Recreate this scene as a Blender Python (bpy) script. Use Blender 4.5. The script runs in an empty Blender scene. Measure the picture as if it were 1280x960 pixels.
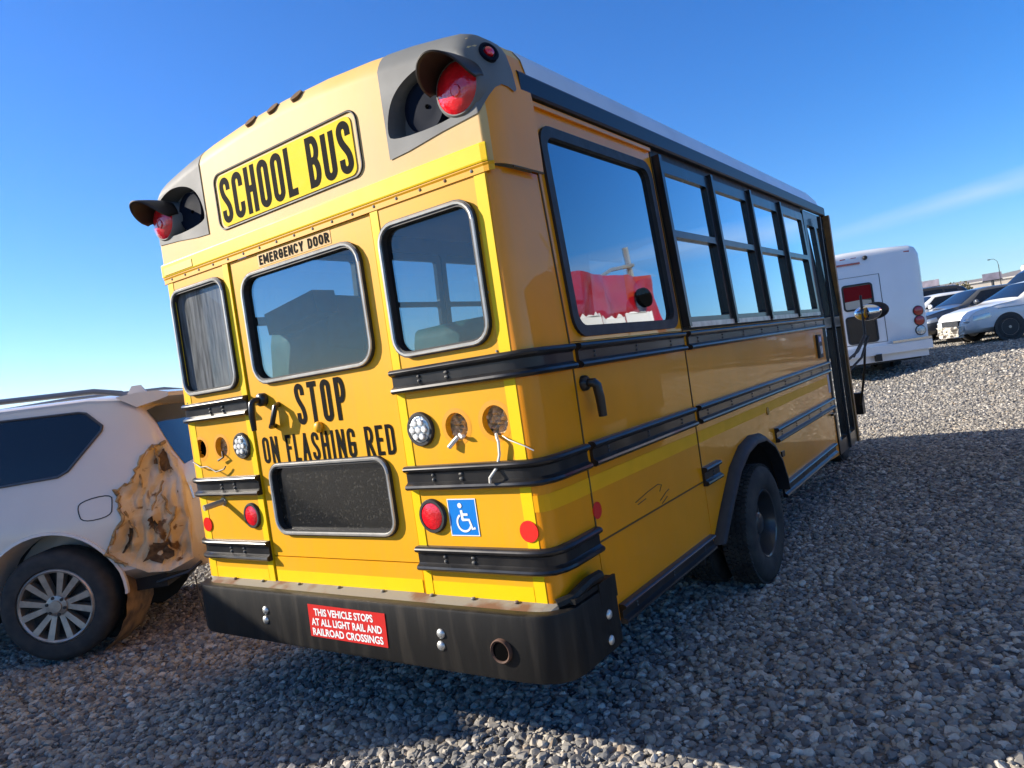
import bpy, bmesh, math, random
import numpy as np
from mathutils import Vector, Matrix
from mathutils.geometry import tessellate_polygon
R = math.radians
random.seed(7); rng = np.random.default_rng(7)
S = bpy.context.scene
COL = S.collection

# ------------------------------------------------------------------ camera
cam = bpy.data.cameras.new('camera'); cam_o = bpy.data.objects.new('camera', cam); COL.objects.link(cam_o)
cam.sensor_width = 36; cam.sensor_fit = 'HORIZONTAL'; cam.lens = 36*900.66/1280
cam.clip_start = .05; cam.clip_end = 30000
def cam_axes(pitch, yaw, roll):
    fw = Vector((-math.sin(yaw)*math.cos(pitch), math.cos(yaw)*math.cos(pitch), math.sin(pitch)))
    r0 = Vector((math.cos(yaw), math.sin(yaw), 0)); u0 = r0.cross(fw)
    r = r0*math.cos(roll)+u0*math.sin(roll); u = -r0*math.sin(roll)+u0*math.cos(roll)
    return r, u, fw
r_, u_, f_ = cam_axes(-.0186, .6202, -.1458)
M = Matrix((( r_.x, u_.x, -f_.x), (r_.y, u_.y, -f_.y), (r_.z, u_.z, -f_.z))).to_4x4()
M.translation = Vector((1.5278, -2.2503, 1.5374))
cam_o.matrix_world = M
S.camera = cam_o

# ------------------------------------------------------------------ light
SUN_TRAVEL = Vector((1.9, .95, -1.0)).normalized()
to_sun = -SUN_TRAVEL
sun = bpy.data.lights.new('sun', 'SUN'); sun.energy = 4.4; sun.angle = R(.5); sun.color = (1, .90, .76)
sun_o = bpy.data.objects.new('sun', sun); COL.objects.link(sun_o)
sun_o.rotation_euler = SUN_TRAVEL.to_track_quat('-Z', 'Y').to_euler()
W = bpy.data.worlds.new('World'); S.world = W; W.use_nodes = True
nt = W.node_tree; N = nt.nodes; Lk = nt.links
bg = N['Background']; bg.inputs['Strength'].default_value = .135
sky = N.new('ShaderNodeTexSky'); sky.sky_type = 'NISHITA'; sky.sun_disc = False
sky.sun_elevation = math.asin(to_sun.z); sky.sun_rotation = math.atan2(to_sun.x, to_sun.y)
sky.altitude = 1200; sky.air_density = .85; sky.dust_density = .2; sky.ozone_density = 3.0
hs = N.new('ShaderNodeHueSaturation'); hs.inputs['Saturation'].default_value = 1.34; hs.inputs['Hue'].default_value = .5
Lk.new(sky.outputs[0], hs.inputs['Color'])
# a thin contrail-like cirrus streak low over the horizon
tc = N.new('ShaderNodeTexCoord')
sep = N.new('ShaderNodeSeparateXYZ'); Lk.new(tc.outputs['Generated'], sep.inputs[0])
def wmath(op, a, b=None, c=None):
    n = N.new('ShaderNodeMath'); n.operation = op
    for i, v in enumerate((a, b, c)):
        if v is None: continue
        if isinstance(v, (int, float)): n.inputs[i].default_value = v
        else: Lk.new(v, n.inputs[i])
    return n.outputs[0]
az = wmath('ARCTAN2', sep.outputs[0], sep.outputs[1])          # azimuth from +Y towards +X
el = wmath('ARCSINE', sep.outputs[2])
mid = wmath('MULTIPLY_ADD', az, .10, .126)
mid = wmath('MINIMUM', mid, .165)
wid = wmath('MULTIPLY_ADD', az, .03, .016)
wid = wmath('MINIMUM', wid, .022)
wid = wmath('MAXIMUM', wid, .004)
dist = wmath('DIVIDE', wmath('ABSOLUTE', wmath('SUBTRACT', el, mid)), wid)
band = wmath('SUBTRACT', 1.0, dist); band = wmath('MAXIMUM', band, 0.0); band = wmath('POWER', band, .8)
nz = N.new('ShaderNodeTexNoise'); nz.inputs['Scale'].default_value = 9; nz.inputs['Detail'].default_value = 6; nz.inputs['Distortion'].default_value = .6
mp = N.new('ShaderNodeMapping'); mp.inputs['Scale'].default_value = (1, 1, 5); Lk.new(tc.outputs['Generated'], mp.inputs[0]); Lk.new(mp.outputs[0], nz.inputs[0])
band = wmath('MULTIPLY', band, wmath('MULTIPLY_ADD', nz.outputs[0], 1.1, -.05))
lim = N.new('ShaderNodeMapRange'); lim.inputs['From Min'].default_value = -.30; lim.inputs['From Max'].default_value = -.02; Lk.new(az, lim.inputs['Value'])
lim2 = N.new('ShaderNodeMapRange'); lim2.inputs['From Min'].default_value = 1.3; lim2.inputs['From Max'].default_value = .8; Lk.new(az, lim2.inputs['Value'])
band = wmath('MULTIPLY', wmath('MULTIPLY', band, lim.outputs[0]), lim2.outputs[0])
band = wmath('MULTIPLY', band, .55)
cm = N.new('ShaderNodeMix'); cm.data_type = 'RGBA'; Lk.new(band, cm.inputs['Factor'])
lowel = N.new('ShaderNodeMapRange'); lowel.interpolation_type = 'SMOOTHSTEP'; lowel.inputs['From Min'].default_value = .0; lowel.inputs['From Max'].default_value = .42; Lk.new(el, lowel.inputs['Value'])
gr = N.new('ShaderNodeMix'); gr.data_type = 'RGBA'; Lk.new(lowel.outputs[0], gr.inputs['Factor']); gr.inputs['A'].default_value = (.44, .61, .67, 1); gr.inputs['B'].default_value = (.36, .63, .78, 1)
gm_ = N.new('ShaderNodeMix'); gm_.data_type = 'RGBA'; gm_.blend_type = 'MULTIPLY'; gm_.inputs['Factor'].default_value = 1; Lk.new(hs.outputs[0], gm_.inputs['A']); Lk.new(gr.outputs['Result'], gm_.inputs['B'])
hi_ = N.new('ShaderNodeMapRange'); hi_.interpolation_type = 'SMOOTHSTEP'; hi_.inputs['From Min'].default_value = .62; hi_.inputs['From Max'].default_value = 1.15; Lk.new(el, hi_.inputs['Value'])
zen_fill = N.new('ShaderNodeMix'); zen_fill.data_type = 'RGBA'; Lk.new(hi_.outputs[0], zen_fill.inputs['Factor']); Lk.new(gm_.outputs['Result'], zen_fill.inputs['A']); zen_fill.inputs['B'].default_value = (1.25, 1.28, 1.32, 1)   # sky overhead brightened, added out of view as neutral fill light
Lk.new(zen_fill.outputs['Result'], cm.inputs['A']); cm.inputs['B'].default_value = (3.0, 3.3, 3.6, 1)
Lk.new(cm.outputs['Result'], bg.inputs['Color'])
S.view_settings.view_transform = 'Standard'; S.view_settings.look = 'None'
S.view_settings.exposure = 1.25; S.view_settings.gamma = 1
S.cycles.max_bounces = 8; S.cycles.transparent_max_bounces = 16; S.cycles.caustics_reflective = False; S.cycles.caustics_refractive = False
S.cycles.use_denoising = True
GZ = -.05            # level of the gravel

# ------------------------------------------------------------------ materials
def newmat(name):
    m = bpy.data.materials.new(name); m.use_nodes = True
    return m, m.node_tree, m.node_tree.nodes['Principled BSDF']
def mat(name, col, rough=.5, metal=0, spec=.5, coat=0, var=0, vscale=6, col2=None, bump=0, bscale=40, stretch=None, detail=5, vlo=.35, vhi=.65, coat_rough=.06, alpha_noise=None):
    m, t, p = newmat(name)
    p.inputs['Base Color'].default_value = (*col, 1); p.inputs['Roughness'].default_value = rough
    p.inputs['Metallic'].default_value = metal; p.inputs['Specular IOR Level'].default_value = spec
    p.inputs['Coat Weight'].default_value = coat; p.inputs['Coat Roughness'].default_value = coat_rough
    n = t.nodes; l = t.links
    g = n.new('ShaderNodeTexCoord')
    src = g.outputs['Object']
    if stretch:
        mp = n.new('ShaderNodeMapping'); mp.inputs['Scale'].default_value = stretch; l.new(src, mp.inputs[0]); src = mp.outputs[0]
    if var or col2:
        z = n.new('ShaderNodeTexNoise'); z.inputs['Scale'].default_value = vscale; z.inputs['Detail'].default_value = detail; l.new(src, z.inputs[0])
        mr = n.new('ShaderNodeMapRange'); mr.inputs['From Min'].default_value = vlo; mr.inputs['From Max'].default_value = vhi; l.new(z.outputs[0], mr.inputs['Value'])
        mx = n.new('ShaderNodeMix'); mx.data_type = 'RGBA'; l.new(mr.outputs[0], mx.inputs['Factor'])
        mx.inputs['A'].default_value = (*col, 1)
        c2 = col2 if col2 else tuple(min(1, c*(1-var)) for c in col)
        mx.inputs['B'].default_value = (*c2, 1); l.new(mx.outputs['Result'], p.inputs['Base Color'])
        mr2 = n.new('ShaderNodeMapRange'); mr2.inputs['To Min'].default_value = max(.02, rough-.08); mr2.inputs['To Max'].default_value = min(1, rough+.12); l.new(z.outputs[0], mr2.inputs['Value']); l.new(mr2.outputs[0], p.inputs['Roughness'])
    if bump:
        b = n.new('ShaderNodeBump'); b.inputs['Strength'].default_value = bump; b.inputs['Distance'].default_value = .01
        z2 = n.new('ShaderNodeTexNoise'); z2.inputs['Scale'].default_value = bscale; z2.inputs['Detail'].default_value = 3; l.new(src, z2.inputs[0])
        l.new(z2.outputs[0], b.inputs['Height']); l.new(b.outputs[0], p.inputs['Normal'])
        if coat: l.new(b.outputs[0], p.inputs['Coat Normal'])
    return m
def grime(m, s=(7, 7, .5), lo=.80, hi=1.04, col=(.45, .36, .26)):
    t = m.node_tree; n = t.nodes; l = t.links; p = n['Principled BSDF']; old = p.inputs['Base Color'].links[0].from_socket
    g = n.new('ShaderNodeTexCoord'); mp = n.new('ShaderNodeMapping'); mp.inputs['Scale'].default_value = s; l.new(g.outputs['Object'], mp.inputs[0])
    z = n.new('ShaderNodeTexNoise'); z.inputs['Scale'].default_value = 2; z.inputs['Detail'].default_value = 7; z.inputs['Roughness'].default_value = .65; l.new(mp.outputs[0], z.inputs[0])
    mr = n.new('ShaderNodeMapRange'); mr.inputs['From Min'].default_value = .42; mr.inputs['From Max'].default_value = .75; mr.inputs['To Max'].default_value = .16; l.new(z.outputs[0], mr.inputs['Value'])
    mx = n.new('ShaderNodeMix'); mx.data_type = 'RGBA'; l.new(mr.outputs[0], mx.inputs['Factor']); l.new(old, mx.inputs['A']); mx.inputs['B'].default_value = (*col, 1)
    z2 = n.new('ShaderNodeTexNoise'); z2.inputs['Scale'].default_value = 1.1; z2.inputs['Detail'].default_value = 9; l.new(g.outputs['Object'], z2.inputs[0])
    m2 = n.new('ShaderNodeMapRange'); m2.inputs['From Min'].default_value = .3; m2.inputs['From Max'].default_value = .7; m2.inputs['To Min'].default_value = lo; m2.inputs['To Max'].default_value = hi; l.new(z2.outputs[0], m2.inputs['Value'])
    m3 = n.new('ShaderNodeMix'); m3.data_type = 'RGBA'; m3.blend_type = 'MULTIPLY'; m3.inputs['Factor'].default_value = 1; l.new(mx.outputs['Result'], m3.inputs['A']); l.new(m2.outputs[0], m3.inputs['B']); l.new(m3.outputs['Result'], p.inputs['Base Color'])
def glass(name, tint=(.5, .56, .58), refl=1.0, dust=0.0, dustcol=(.5, .5, .48), ior=1.5, streak=False):
    m = bpy.data.materials.new(name); m.use_nodes = True; t = m.node_tree; n = t.nodes; l = t.links
    n.clear(); out = n.new('ShaderNodeOutputMaterial')
    tr = n.new('ShaderNodeBsdfTransparent'); tr.inputs[0].default_value = (*tint, 1)
    gl = n.new('ShaderNodeBsdfGlossy'); gl.inputs['Roughness'].default_value = .015; gl.inputs[0].default_value = (.88, .95, 1, 1)
    ge = n.new('ShaderNodeNewGeometry'); dt = n.new('ShaderNodeVectorMath'); dt.operation = 'DOT_PRODUCT'; l.new(ge.outputs['Incoming'], dt.inputs[0]); l.new(ge.outputs['Normal'], dt.inputs[1])
    def mth(op, a, b=None):
        q = n.new('ShaderNodeMath'); q.operation = op
        for i, v in enumerate((a, b)):
            if v is None: continue
            if isinstance(v, (int, float)): q.inputs[i].default_value = v
            else: l.new(v, q.inputs[i])
        return q
    fr = mth('ADD', .09, mth('MULTIPLY', mth('POWER', mth('SUBTRACT', 1.0, mth('ABSOLUTE', dt.outputs['Value']).outputs[0]).outputs[0], 4.0).outputs[0], .9).outputs[0])
    mu = n.new('ShaderNodeMath'); mu.operation = 'MULTIPLY'; mu.inputs[1].default_value = refl; mu.use_clamp = True; l.new(fr.outputs[0], mu.inputs[0])
    mx = n.new('ShaderNodeMixShader'); l.new(mu.outputs[0], mx.inputs[0]); l.new(tr.outputs[0], mx.inputs[1]); l.new(gl.outputs[0], mx.inputs[2])
    last = mx.outputs[0]
    if dust:
        df = n.new('ShaderNodeBsdfDiffuse'); df.inputs[0].default_value = (*dustcol, 1)
        g = n.new('ShaderNodeTexCoord'); z = n.new('ShaderNodeTexNoise'); z.inputs['Scale'].default_value = 5; z.inputs['Detail'].default_value = 8
        mp = n.new('ShaderNodeMapping'); mp.inputs['Scale'].default_value = (9, 9, 1) if streak else (1, 1, 1)
        l.new(g.outputs['Object'], mp.inputs[0]); l.new(mp.outputs[0], z.inputs[0])
        sp = n.new('ShaderNodeTexVoronoi'); sp.inputs['Scale'].default_value = 60; l.new(g.outputs['Object'], sp.inputs[0])
        spr = n.new('ShaderNodeMapRange'); spr.inputs['From Min'].default_value = .13; spr.inputs['From Max'].default_value = .05; spr.inputs['To Max'].default_value = .22; l.new(sp.outputs['Distance'], spr.inputs['Value'])
        mr = n.new('ShaderNodeMapRange'); mr.inputs['From Min'].default_value = .3; mr.inputs['From Max'].default_value = .75; mr.inputs['To Min'].default_value = dust*.4; mr.inputs['To Max'].default_value = dust*1.6; l.new(z.outputs[0], mr.inputs['Value'])
        ad = n.new('ShaderNodeMath'); ad.operation = 'MULTIPLY_ADD'; l.new(spr.outputs[0], ad.inputs[0]); ad.inputs[1].default_value = min(.4, dust*1.2); l.new(mr.outputs[0], ad.inputs[2])
        m2 = n.new('ShaderNodeMixShader'); l.new(ad.outputs[0], m2.inputs[0]); l.new(last, m2.inputs[1]); l.new(df.outputs[0], m2.inputs[2]); last = m2.outputs[0]
    l.new(last, out.inputs[0]); return m
YEL = (.90, .43, .003)
mYel = mat('bus_yellow', YEL, .45, spec=.28, coat=.06, var=.10, vscale=2.2, bump=.012, bscale=2.5, coat_rough=.12)
mYelShade = mat('bus_yellow_shade', (.97, .325, .001), .34, spec=.22, coat=.5, var=.10, vscale=1.6, bump=.06, bscale=2.6, coat_rough=.02)  # same yellow paint, its colour shifted warmer for the shaded right side
mFade = mat('faded_yellow', (.74, .43, .12), .55, spec=.25, col2=(.74, .51, .23), vscale=1.3, bump=.02, bscale=60)
mStrip = mat('reflective_yellow', (.88, .58, .002), .45, spec=.25, var=.06, vscale=8)
mStripShade = mat('reflective_yellow_shade', (.98, .43, .001), .45, spec=.25, var=.06, vscale=8)  # the yellow tape again, recoloured to offset blue shade on the right side
grime(mYel, col=(.52, .30, .08)); grime(mYelShade, lo=.88, col=(.70, .30, .03)); grime(mFade, col=(.52, .42, .26))
mBlack = mat('black_gloss', (.012, .012, .013), .30, coat=.25, spec=.3, col2=(.03, .028, .026), vscale=9, stretch=(1, 1, .4), vlo=.45, vhi=.8)
mBump = mat('bumper_black', (.010, .0095, .009), .5, spec=.25, coat=.05, col2=(.045, .038, .03), vscale=6, stretch=(3, 3, .3), vlo=.50, vhi=.9, bump=.05, bscale=30)
mRust = mat('rusty_lip', (.22, .20, .165), .7, col2=(.15, .07, .035), vscale=5, vlo=.5, vhi=.62)
mRubber = mat('rubber', (.018, .018, .019), .55, var=.3, vscale=20)
mTyre = mat('tyre_rubber', (.028, .028, .028), .8, spec=.3, col2=(.058, .054, .048), vscale=12, bump=.2, bscale=70)
mTrim = mat('window_trim', (.55, .54, .50), .38, metal=.6, var=.3, vscale=14)
mGreyH = mat('grey_housing', (.15, .155, .15), .65, var=.15, vscale=5)
mRoof = mat('white_roof', (.72, .73, .74), .35, coat=.3, var=.12, vscale=3)
mLetter = mat('black_lettering', (.008, .008, .008), .8, spec=.06)
mRedLens = mat('red_lens', (.85, .008, .018), .12, coat=1, var=.35, vscale=18, bump=.25, bscale=60)
mRedRef = mat('red_reflector', (.75, .02, .012), .25, coat=.6)
mClear = mat('clear_lamp', (.72, .74, .72), .12, metal=.55, bump=.7, bscale=45, var=.5, vscale=50)
mDarkLens = mat('dark_lens', (.006, .010, .020), .7, spec=.06)
mSteel = mat('bolt_steel', (.6, .6, .57), .4, metal=.8); mBolt = mat('dark_bolt', (.10, .10, .095), .45, metal=.6)
mVisor = mat('visor_black', (.022, .014, .010), .5)
mBlue = mat('blue_decal', (.0, .19, .62), .35)
mWhiteD = mat('white_decal', (.82, .82, .80), .4)
mRedD = mat('red_decal', (.62, .025, .02), .35, var=.1, vscale=20)
mHole = mat('dark_hole', (.004, .004, .004), 1, spec=0)
mFoam = mat('foam_wiring', (.66, .56, .38), .9, col2=(.42, .30, .14), vscale=60, bump=.8, bscale=90)
mWire = mat('white_wire', (.7, .68, .6), .5)
mSeat = mat('green_vinyl', (.016, .085, .066), .55, spec=.2, var=.4, vscale=9, bump=.04, bscale=50)
mInter = mat('interior_panel', (.42, .44, .45), .5)
mFloor = mat('floor_rubber', (.03, .03, .03), .7)
mUnder = mat('underbody', (.02, .019, .018), .8)
mGlassR = glass('rear_glass', (.44, .55, .60), .8, .014, (.45, .45, .42), streak=True)
mGlassD = glass('dusty_glass', (.10, .115, .13), 1.0, .50, (.26, .275, .28), streak=True)
mGlassL = glass('left_side_glass', (.55, .66, .70), .8, .01)
mGlassS = glass('tinted_side_glass', (.075, .10, .12), 2.2, .004)
mGlassB = mat('black_panel_glass', (.010, .010, .009), .15, coat=.5, col2=(.06, .055, .045), vscale=90, vlo=.55, vhi=.75)

# ------------------------------------------------------------------ mesh tools
class MB:
    def __init__(s): s.v = []; s.f = []
    def add(s, vs, fs):
        o = len(s.v); s.v += [tuple(p) for p in vs]; s.f += [tuple(i+o for i in f) for f in fs]; return s
    def box(s, c, d, M=None, taper=1.0):
        x, y, z = (k/2 for k in d)
        P = [(-x,-y,-z),(x,-y,-z),(x,y,-z),(-x,y,-z),(-x*taper,-y*taper,z),(x*taper,-y*taper,z),(x*taper,y*taper,z),(-x*taper,y*taper,z)]
        P = [Vector(p) for p in P]
        if M: P = [M @ p for p in P]
        return s.add([p+Vector(c) for p in P], [(0,3,2,1),(4,5,6,7),(0,1,5,4),(1,2,6,5),(2,3,7,6),(3,0,4,7)])
    def cyl(s, p0, p1, r0, r1=None, n=20, cap=True):
        r1 = r0 if r1 is None else r1
        p0, p1 = Vector(p0), Vector(p1); a = (p1-p0).normalized()
        x = a.orthogonal().normalized(); y = a.cross(x); V = []
        for i in range(n):
            t = 2*math.pi*i/n; d = x*math.cos(t)+y*math.sin(t); V += [p0+d*r0, p1+d*r1]
        F = [(2*i, (2*i+2) % (2*n), (2*i+3) % (2*n), 2*i+1) for i in range(n)]
        if cap: F += [tuple(range(2*n-2, -1, -2)), tuple(range(1, 2*n, 2))]
        return s.add(V, F)
    def tube(s, pts, r, n=8):
        pts = [Vector(p) for p in pts]; V = []; F = []; m = len(pts); x = None
        for i, p in enumerate(pts):
            a = (pts[min(i+1, m-1)]-pts[max(i-1, 0)]).normalized()
            x = a.orthogonal().normalized() if x is None else (x-a*x.dot(a)).normalized()
            y = a.cross(x); rr = r[i] if isinstance(r, (list, tuple)) else r
            for k in range(n):
                t = 2*math.pi*k/n; V.append(p+(x*math.cos(t)+y*math.sin(t))*rr)
        for i in range(m-1):
            for k in range(n): F.append((i*n+k, i*n+(k+1) % n, (i+1)*n+(k+1) % n, (i+1)*n+k))
        F += [tuple(range(n-1, -1, -1)), tuple((m-1)*n+k for k in range(n))]
        return s.add(V, F)
    def lathe(s, prof, o, axis, n=32, closed=False):
        o = Vector(o); a = Vector(axis).normalized(); x = a.orthogonal().normalized(); y = a.cross(x)
        V = []; F = []; m = len(prof)
        for i in range(n):
            t = 2*math.pi*i/n; d = x*math.cos(t)+y*math.sin(t)
            for (r, h) in prof: V.append(o+d*r+a*h)
        for i in range(n):
            j = (i+1) % n
            for k in range(m-1): F.append((i*m+k, j*m+k, j*m+k+1, i*m+k+1))
        return s.add(V, F)
    def grid(s, G):
        nu, nv = len(G), len(G[0]); V = [p for row in G for p in row]
        return s.add(V, [(i*nv+j, i*nv+j+1, (i+1)*nv+j+1, (i+1)*nv+j) for i in range(nu-1) for j in range(nv-1)])
    def sphere(s, c, r, n=10, sc=(1,1,1)):
        V = []; F = []; m = n//2+1
        for i in range(m):
            t = math.pi*i/(m-1)
            for k in range(n):
                p = 2*math.pi*k/n; V.append((c[0]+r*sc[0]*math.sin(t)*math.cos(p), c[1]+r*sc[1]*math.sin(t)*math.sin(p), c[2]+r*sc[2]*math.cos(t)))
        for i in range(m-1):
            for k in range(n): F.append((i*n+k, (i+1)*n+k, (i+1)*n+(k+1) % n, i*n+(k+1) % n))
        return s.add(V, F)
    def panel(s, outer, holes, mf, d0, d1):
        """flat panel with holes; mf(u, v, d) maps; d0 is the outside depth, d1 the inside"""
        loops = [outer]+list(holes)
        tri = tessellate_polygon([[Vector((u, v, 0)) for u, v in lp] for lp in loops])
        P = [p for lp in loops for p in lp]; n = len(P)
        V = [mf(u, v, d0) for u, v in P]+[mf(u, v, d1 or 0) for u, v in P]
        if d1 is None: return s.add(V[:n], [tuple(t) for t in tri])
        F = [tuple(t) for t in tri]+[tuple(i+n for i in reversed(t)) for t in tri]
        o = 0
        for lp in loops:
            m = len(lp)
            for i in range(m): F.append((o+i, o+(i+1) % m, o+(i+1) % m+n, o+i+n))
            o += m
        return s.add(V, F)
    def sweep(s, path, prof, z0, closed_ends=True):
        """path: [(x, y, nx, ny)], prof: [(outward, dz)]"""
        V = []; F = []; m = len(prof)
        for (x, y, nx, ny) in path:
            for (d, z) in prof: V.append((x+nx*d, y+ny*d, z0+z))
        for i in range(len(path)-1):
            for k in range(m-1): F.append((i*m+k, (i+1)*m+k, (i+1)*m+k+1, i*m+k+1))
        if closed_ends: F += [tuple(range(m)), tuple((len(path)-1)*m+k for k in reversed(range(m)))]
        return s.add(V, F)
    def islands(s):
        par = list(range(len(s.v)))
        def find(i):
            while par[i] != i: par[i] = par[par[i]]; i = par[i]
            return i
        for f in s.f:
            for k in f[1:]: par[find(k)] = find(f[0])
        gr = {}
        for f in s.f: gr.setdefault(find(f[0]), []).append(f)
        out = []
        for fs in gr.values():
            ids = sorted({i for f in fs for i in f}); ix = {i: k for k, i in enumerate(ids)}
            m = MB(); m.v = [s.v[i] for i in ids]; m.f = [tuple(ix[i] for i in f) for f in fs]; out.append(m)
        return out
    def each(s, name, m, parent=None, smooth=False, **k):
        return [q.build(name, m, parent, smooth, **k) for q in s.islands()]
    def build(s, name, m, parent=None, smooth=False, sharp=40, recalc=True, loc=None):
        me = bpy.data.meshes.new(name); me.from_pydata(s.v, [], s.f); me.update()
        if recalc or smooth:
            b = bmesh.new(); b.from_mesh(me)
            if smooth: bmesh.ops.remove_doubles(b, verts=b.verts, dist=1e-5)
            if recalc: bmesh.ops.recalc_face_normals(b, faces=b.faces)
            if smooth:
                for f in b.faces: f.smooth = True
                for e in b.edges:
                    if len(e.link_faces) == 2 and e.calc_face_angle(0) > R(sharp): e.smooth = False
            b.to_mesh(me); b.free()
        if m is not None:
            for q in (m if isinstance(m, (list, tuple)) else [m]): me.materials.append(q)
        o = bpy.data.objects.new(name, me); COL.objects.link(o)
        if parent is not None: o.parent = parent
        if loc is not None: o.location = loc
        return o
def rrect(u0, u1, v0, v1, r, n=5):
    P = []
    for (cu, cv, a) in ((u1-r, v1-r, 0), (u0+r, v1-r, 90), (u0+r, v0+r, 180), (u1-r, v0+r, 270)):
        for i in range(n+1):
            t = R(a+90*i/n); P.append((cu+r*math.cos(t), cv+r*math.sin(t)))
    return P
def disc(u, v, r, n=24, ry=None):
    ry = ry or r
    return [(u+r*math.cos(2*math.pi*i/n), v+ry*math.sin(2*math.pi*i/n)) for i in range(n)]
def thing(name, label, cat, loc=(0,0,0), rotz=0, group=None):
    o = bpy.data.objects.new(name, None); COL.objects.link(o); o.location = loc; o.rotation_euler = (0,0,rotz)
    o.empty_display_size = .2
    return tag(o, label, cat, group)
def tag(o, label, cat, group=None):
    o['label'] = label; o['category'] = cat
    if group: o['group'] = group
    return o
def struct(o, kind='structure'): o['kind'] = kind; return o
def copy_tree(o, parent=None):
    c = o.copy(); COL.objects.link(c); c.parent = parent
    for ch in o.children: copy_tree(ch, c)
    return c

# stroke lettering in the manner of highway signs
def arcp(cx, cy, rx, ry, a0, a1, n=10): return [(cx+rx*math.cos(R(a0+(a1-a0)*i/n)), cy+ry*math.sin(R(a0+(a1-a0)*i/n))) for i in range(n+1)]
def bez(p0, p1, p2, p3, n=10):
    out = []
    for i in range(1, n):
        t = i/n; k = 1-t
        out.append(tuple(k**3*a+3*k*k*t*b+3*k*t*t*c+t**3*d for a, b, c, d in zip(p0, p1, p2, p3)))
    return out
def glyph(ch, W, H):
    r = min(W*.55, H*.3); h = W/2
    top = lambda a0, a1: arcp(h, H-r, h, r, a0, a1)
    bot = lambda a0, a1: arcp(h, r, h, r, a0, a1)
    bowl = lambda z0, z1: [(0, z1)]+arcp(W-min(W*.5,(z1-z0)/2), (z0+z1)/2, min(W*.5,(z1-z0)/2), (z1-z0)/2, 90, -90)+[(0, z0)]
    m = H*.52
    G = {
     'O': [top(0, 180)+bot(180, 360)+[(W, H-r)]],
     'C': [[(W, H*.70)]+top(0, 180)+bot(180, 360)+[(W, H*.30)]],
     'G': [[(W, H*.72)]+top(0, 180)+bot(180, 360)+[(W, H*.46)], [(W+.0, H*.46), (W*.5, H*.46)]],
     'S': [[(W, H*.74)]+top(0, 180)+bez((0, H-r), (0, H*.50), (W, H*.50), (W, r))+bot(0, -180)+[(0, H*.26)]],
     'H': [[(0, 0), (0, H)], [(W, 0), (W, H)], [(0, m), (W, m)]],
     'L': [[(0, H), (0, 0)], [(0, 0), (W, 0)]],
     'B': [[(0, 0), (0, H)], bowl(m, H), bowl(0, m)],
     'U': [[(0, H)]+bot(180, 360)+[(W, H)]],
     'T': [[(0, H), (W, H)], [(h, H), (h, 0)]],
     'P': [[(0, 0), (0, H)], bowl(H*.46, H)],
     'R': [[(0, 0), (0, H)], bowl(H*.46, H), [(h*.9, H*.46), (W, 0)]],
     'D': [[(0, 0), (0, H)], [(0, H)]+arcp(W-min(W*.6, r), H-r, min(W*.6, r), r, 90, 0)+arcp(W-min(W*.6, r), r, min(W*.6, r), r, 0, -90)+[(0, 0)]],
     'E': [[(0, 0), (0, H)], [(0, H), (W, H)], [(0, m), (W*.85, m)], [(0, 0), (W, 0)]],
     'F': [[(0, 0), (0, H)], [(0, H), (W, H)], [(0, m), (W*.85, m)]],
     'N': [[(0, 0), (0, H)], [(0, H), (W, 0)], [(W, 0), (W, H)]],
     'M': [[(0, 0), (0, H)], [(0, H), (h, H*.25)], [(h, H*.25), (W, H)], [(W, H), (W, 0)]],
     'A': [[(0, 0), (h, H)], [(h, H), (W, 0)], [(W*.2, H*.3), (W*.8, H*.3)]],
     'I': [[(h, 0), (h, H)]],
     'Y': [[(0, H), (h, H*.45)], [(W, H), (h, H*.45)], [(h, H*.45), (h, 0)]],
     'V': [[(0, H), (h, 0)], [(h, 0), (W, H)]],
    }
    return G[ch]
ADV = {'I': .42, 'M': 1.3, ' ': .55, 'N': 1.05, 'E': .85, 'F': .82, 'L': .82, 'T': .95, 'A': 1.08}
def stroke_text(mb, txt, u0, u1, v0, v1, t, mf, gap=.34, d=0):
    tot = sum(ADV.get(c, 1) for c in txt)+gap*(len(txt)-1)
    unit = (u1-u0)/tot; H = v1-v0-t; x = u0; k = 0
    for c in txt:
        w = ADV.get(c, 1)*unit
        if c != ' ':
            for pl in glyph(c, max(w-t, 1e-4), H):
                P = [Vector((x+t/2+a, v0+t/2+b)) for a, b in pl]
                closed = (P[0]-P[-1]).length < 1e-5
                if len(P) == 2:
                    e = (P[1]-P[0]).normalized()*t*.5; P = [P[0]-e, P[1]+e]
                V = []; m = len(P)
                for i, p in enumerate(P):
                    if closed and i in (0, m-1): a, b = P[m-2], P[1]
                    else: a, b = P[max(i-1, 0)], P[min(i+1, m-1)]
                    e0 = (p-a).normalized() if (p-a).length > 1e-7 else (b-p).normalized()
                    e1 = (b-p).normalized() if (b-p).length > 1e-7 else e0
                    tn = (e0+e1).normalized(); nn = Vector((-tn.y, tn.x)); q = max(.55, nn.dot(Vector((-e0.y, e0.x))))
                    V += [mf(*(p+nn*t/2/q), d-.00012*k), mf(*(p-nn*t/2/q), d-.00012*k)]
                mb.add(V, [(2*i, 2*i+1, 2*i+3, 2*i+2) for i in range(m-1)])
                k = (k+1) % 6
        x += w+gap*unit
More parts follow.
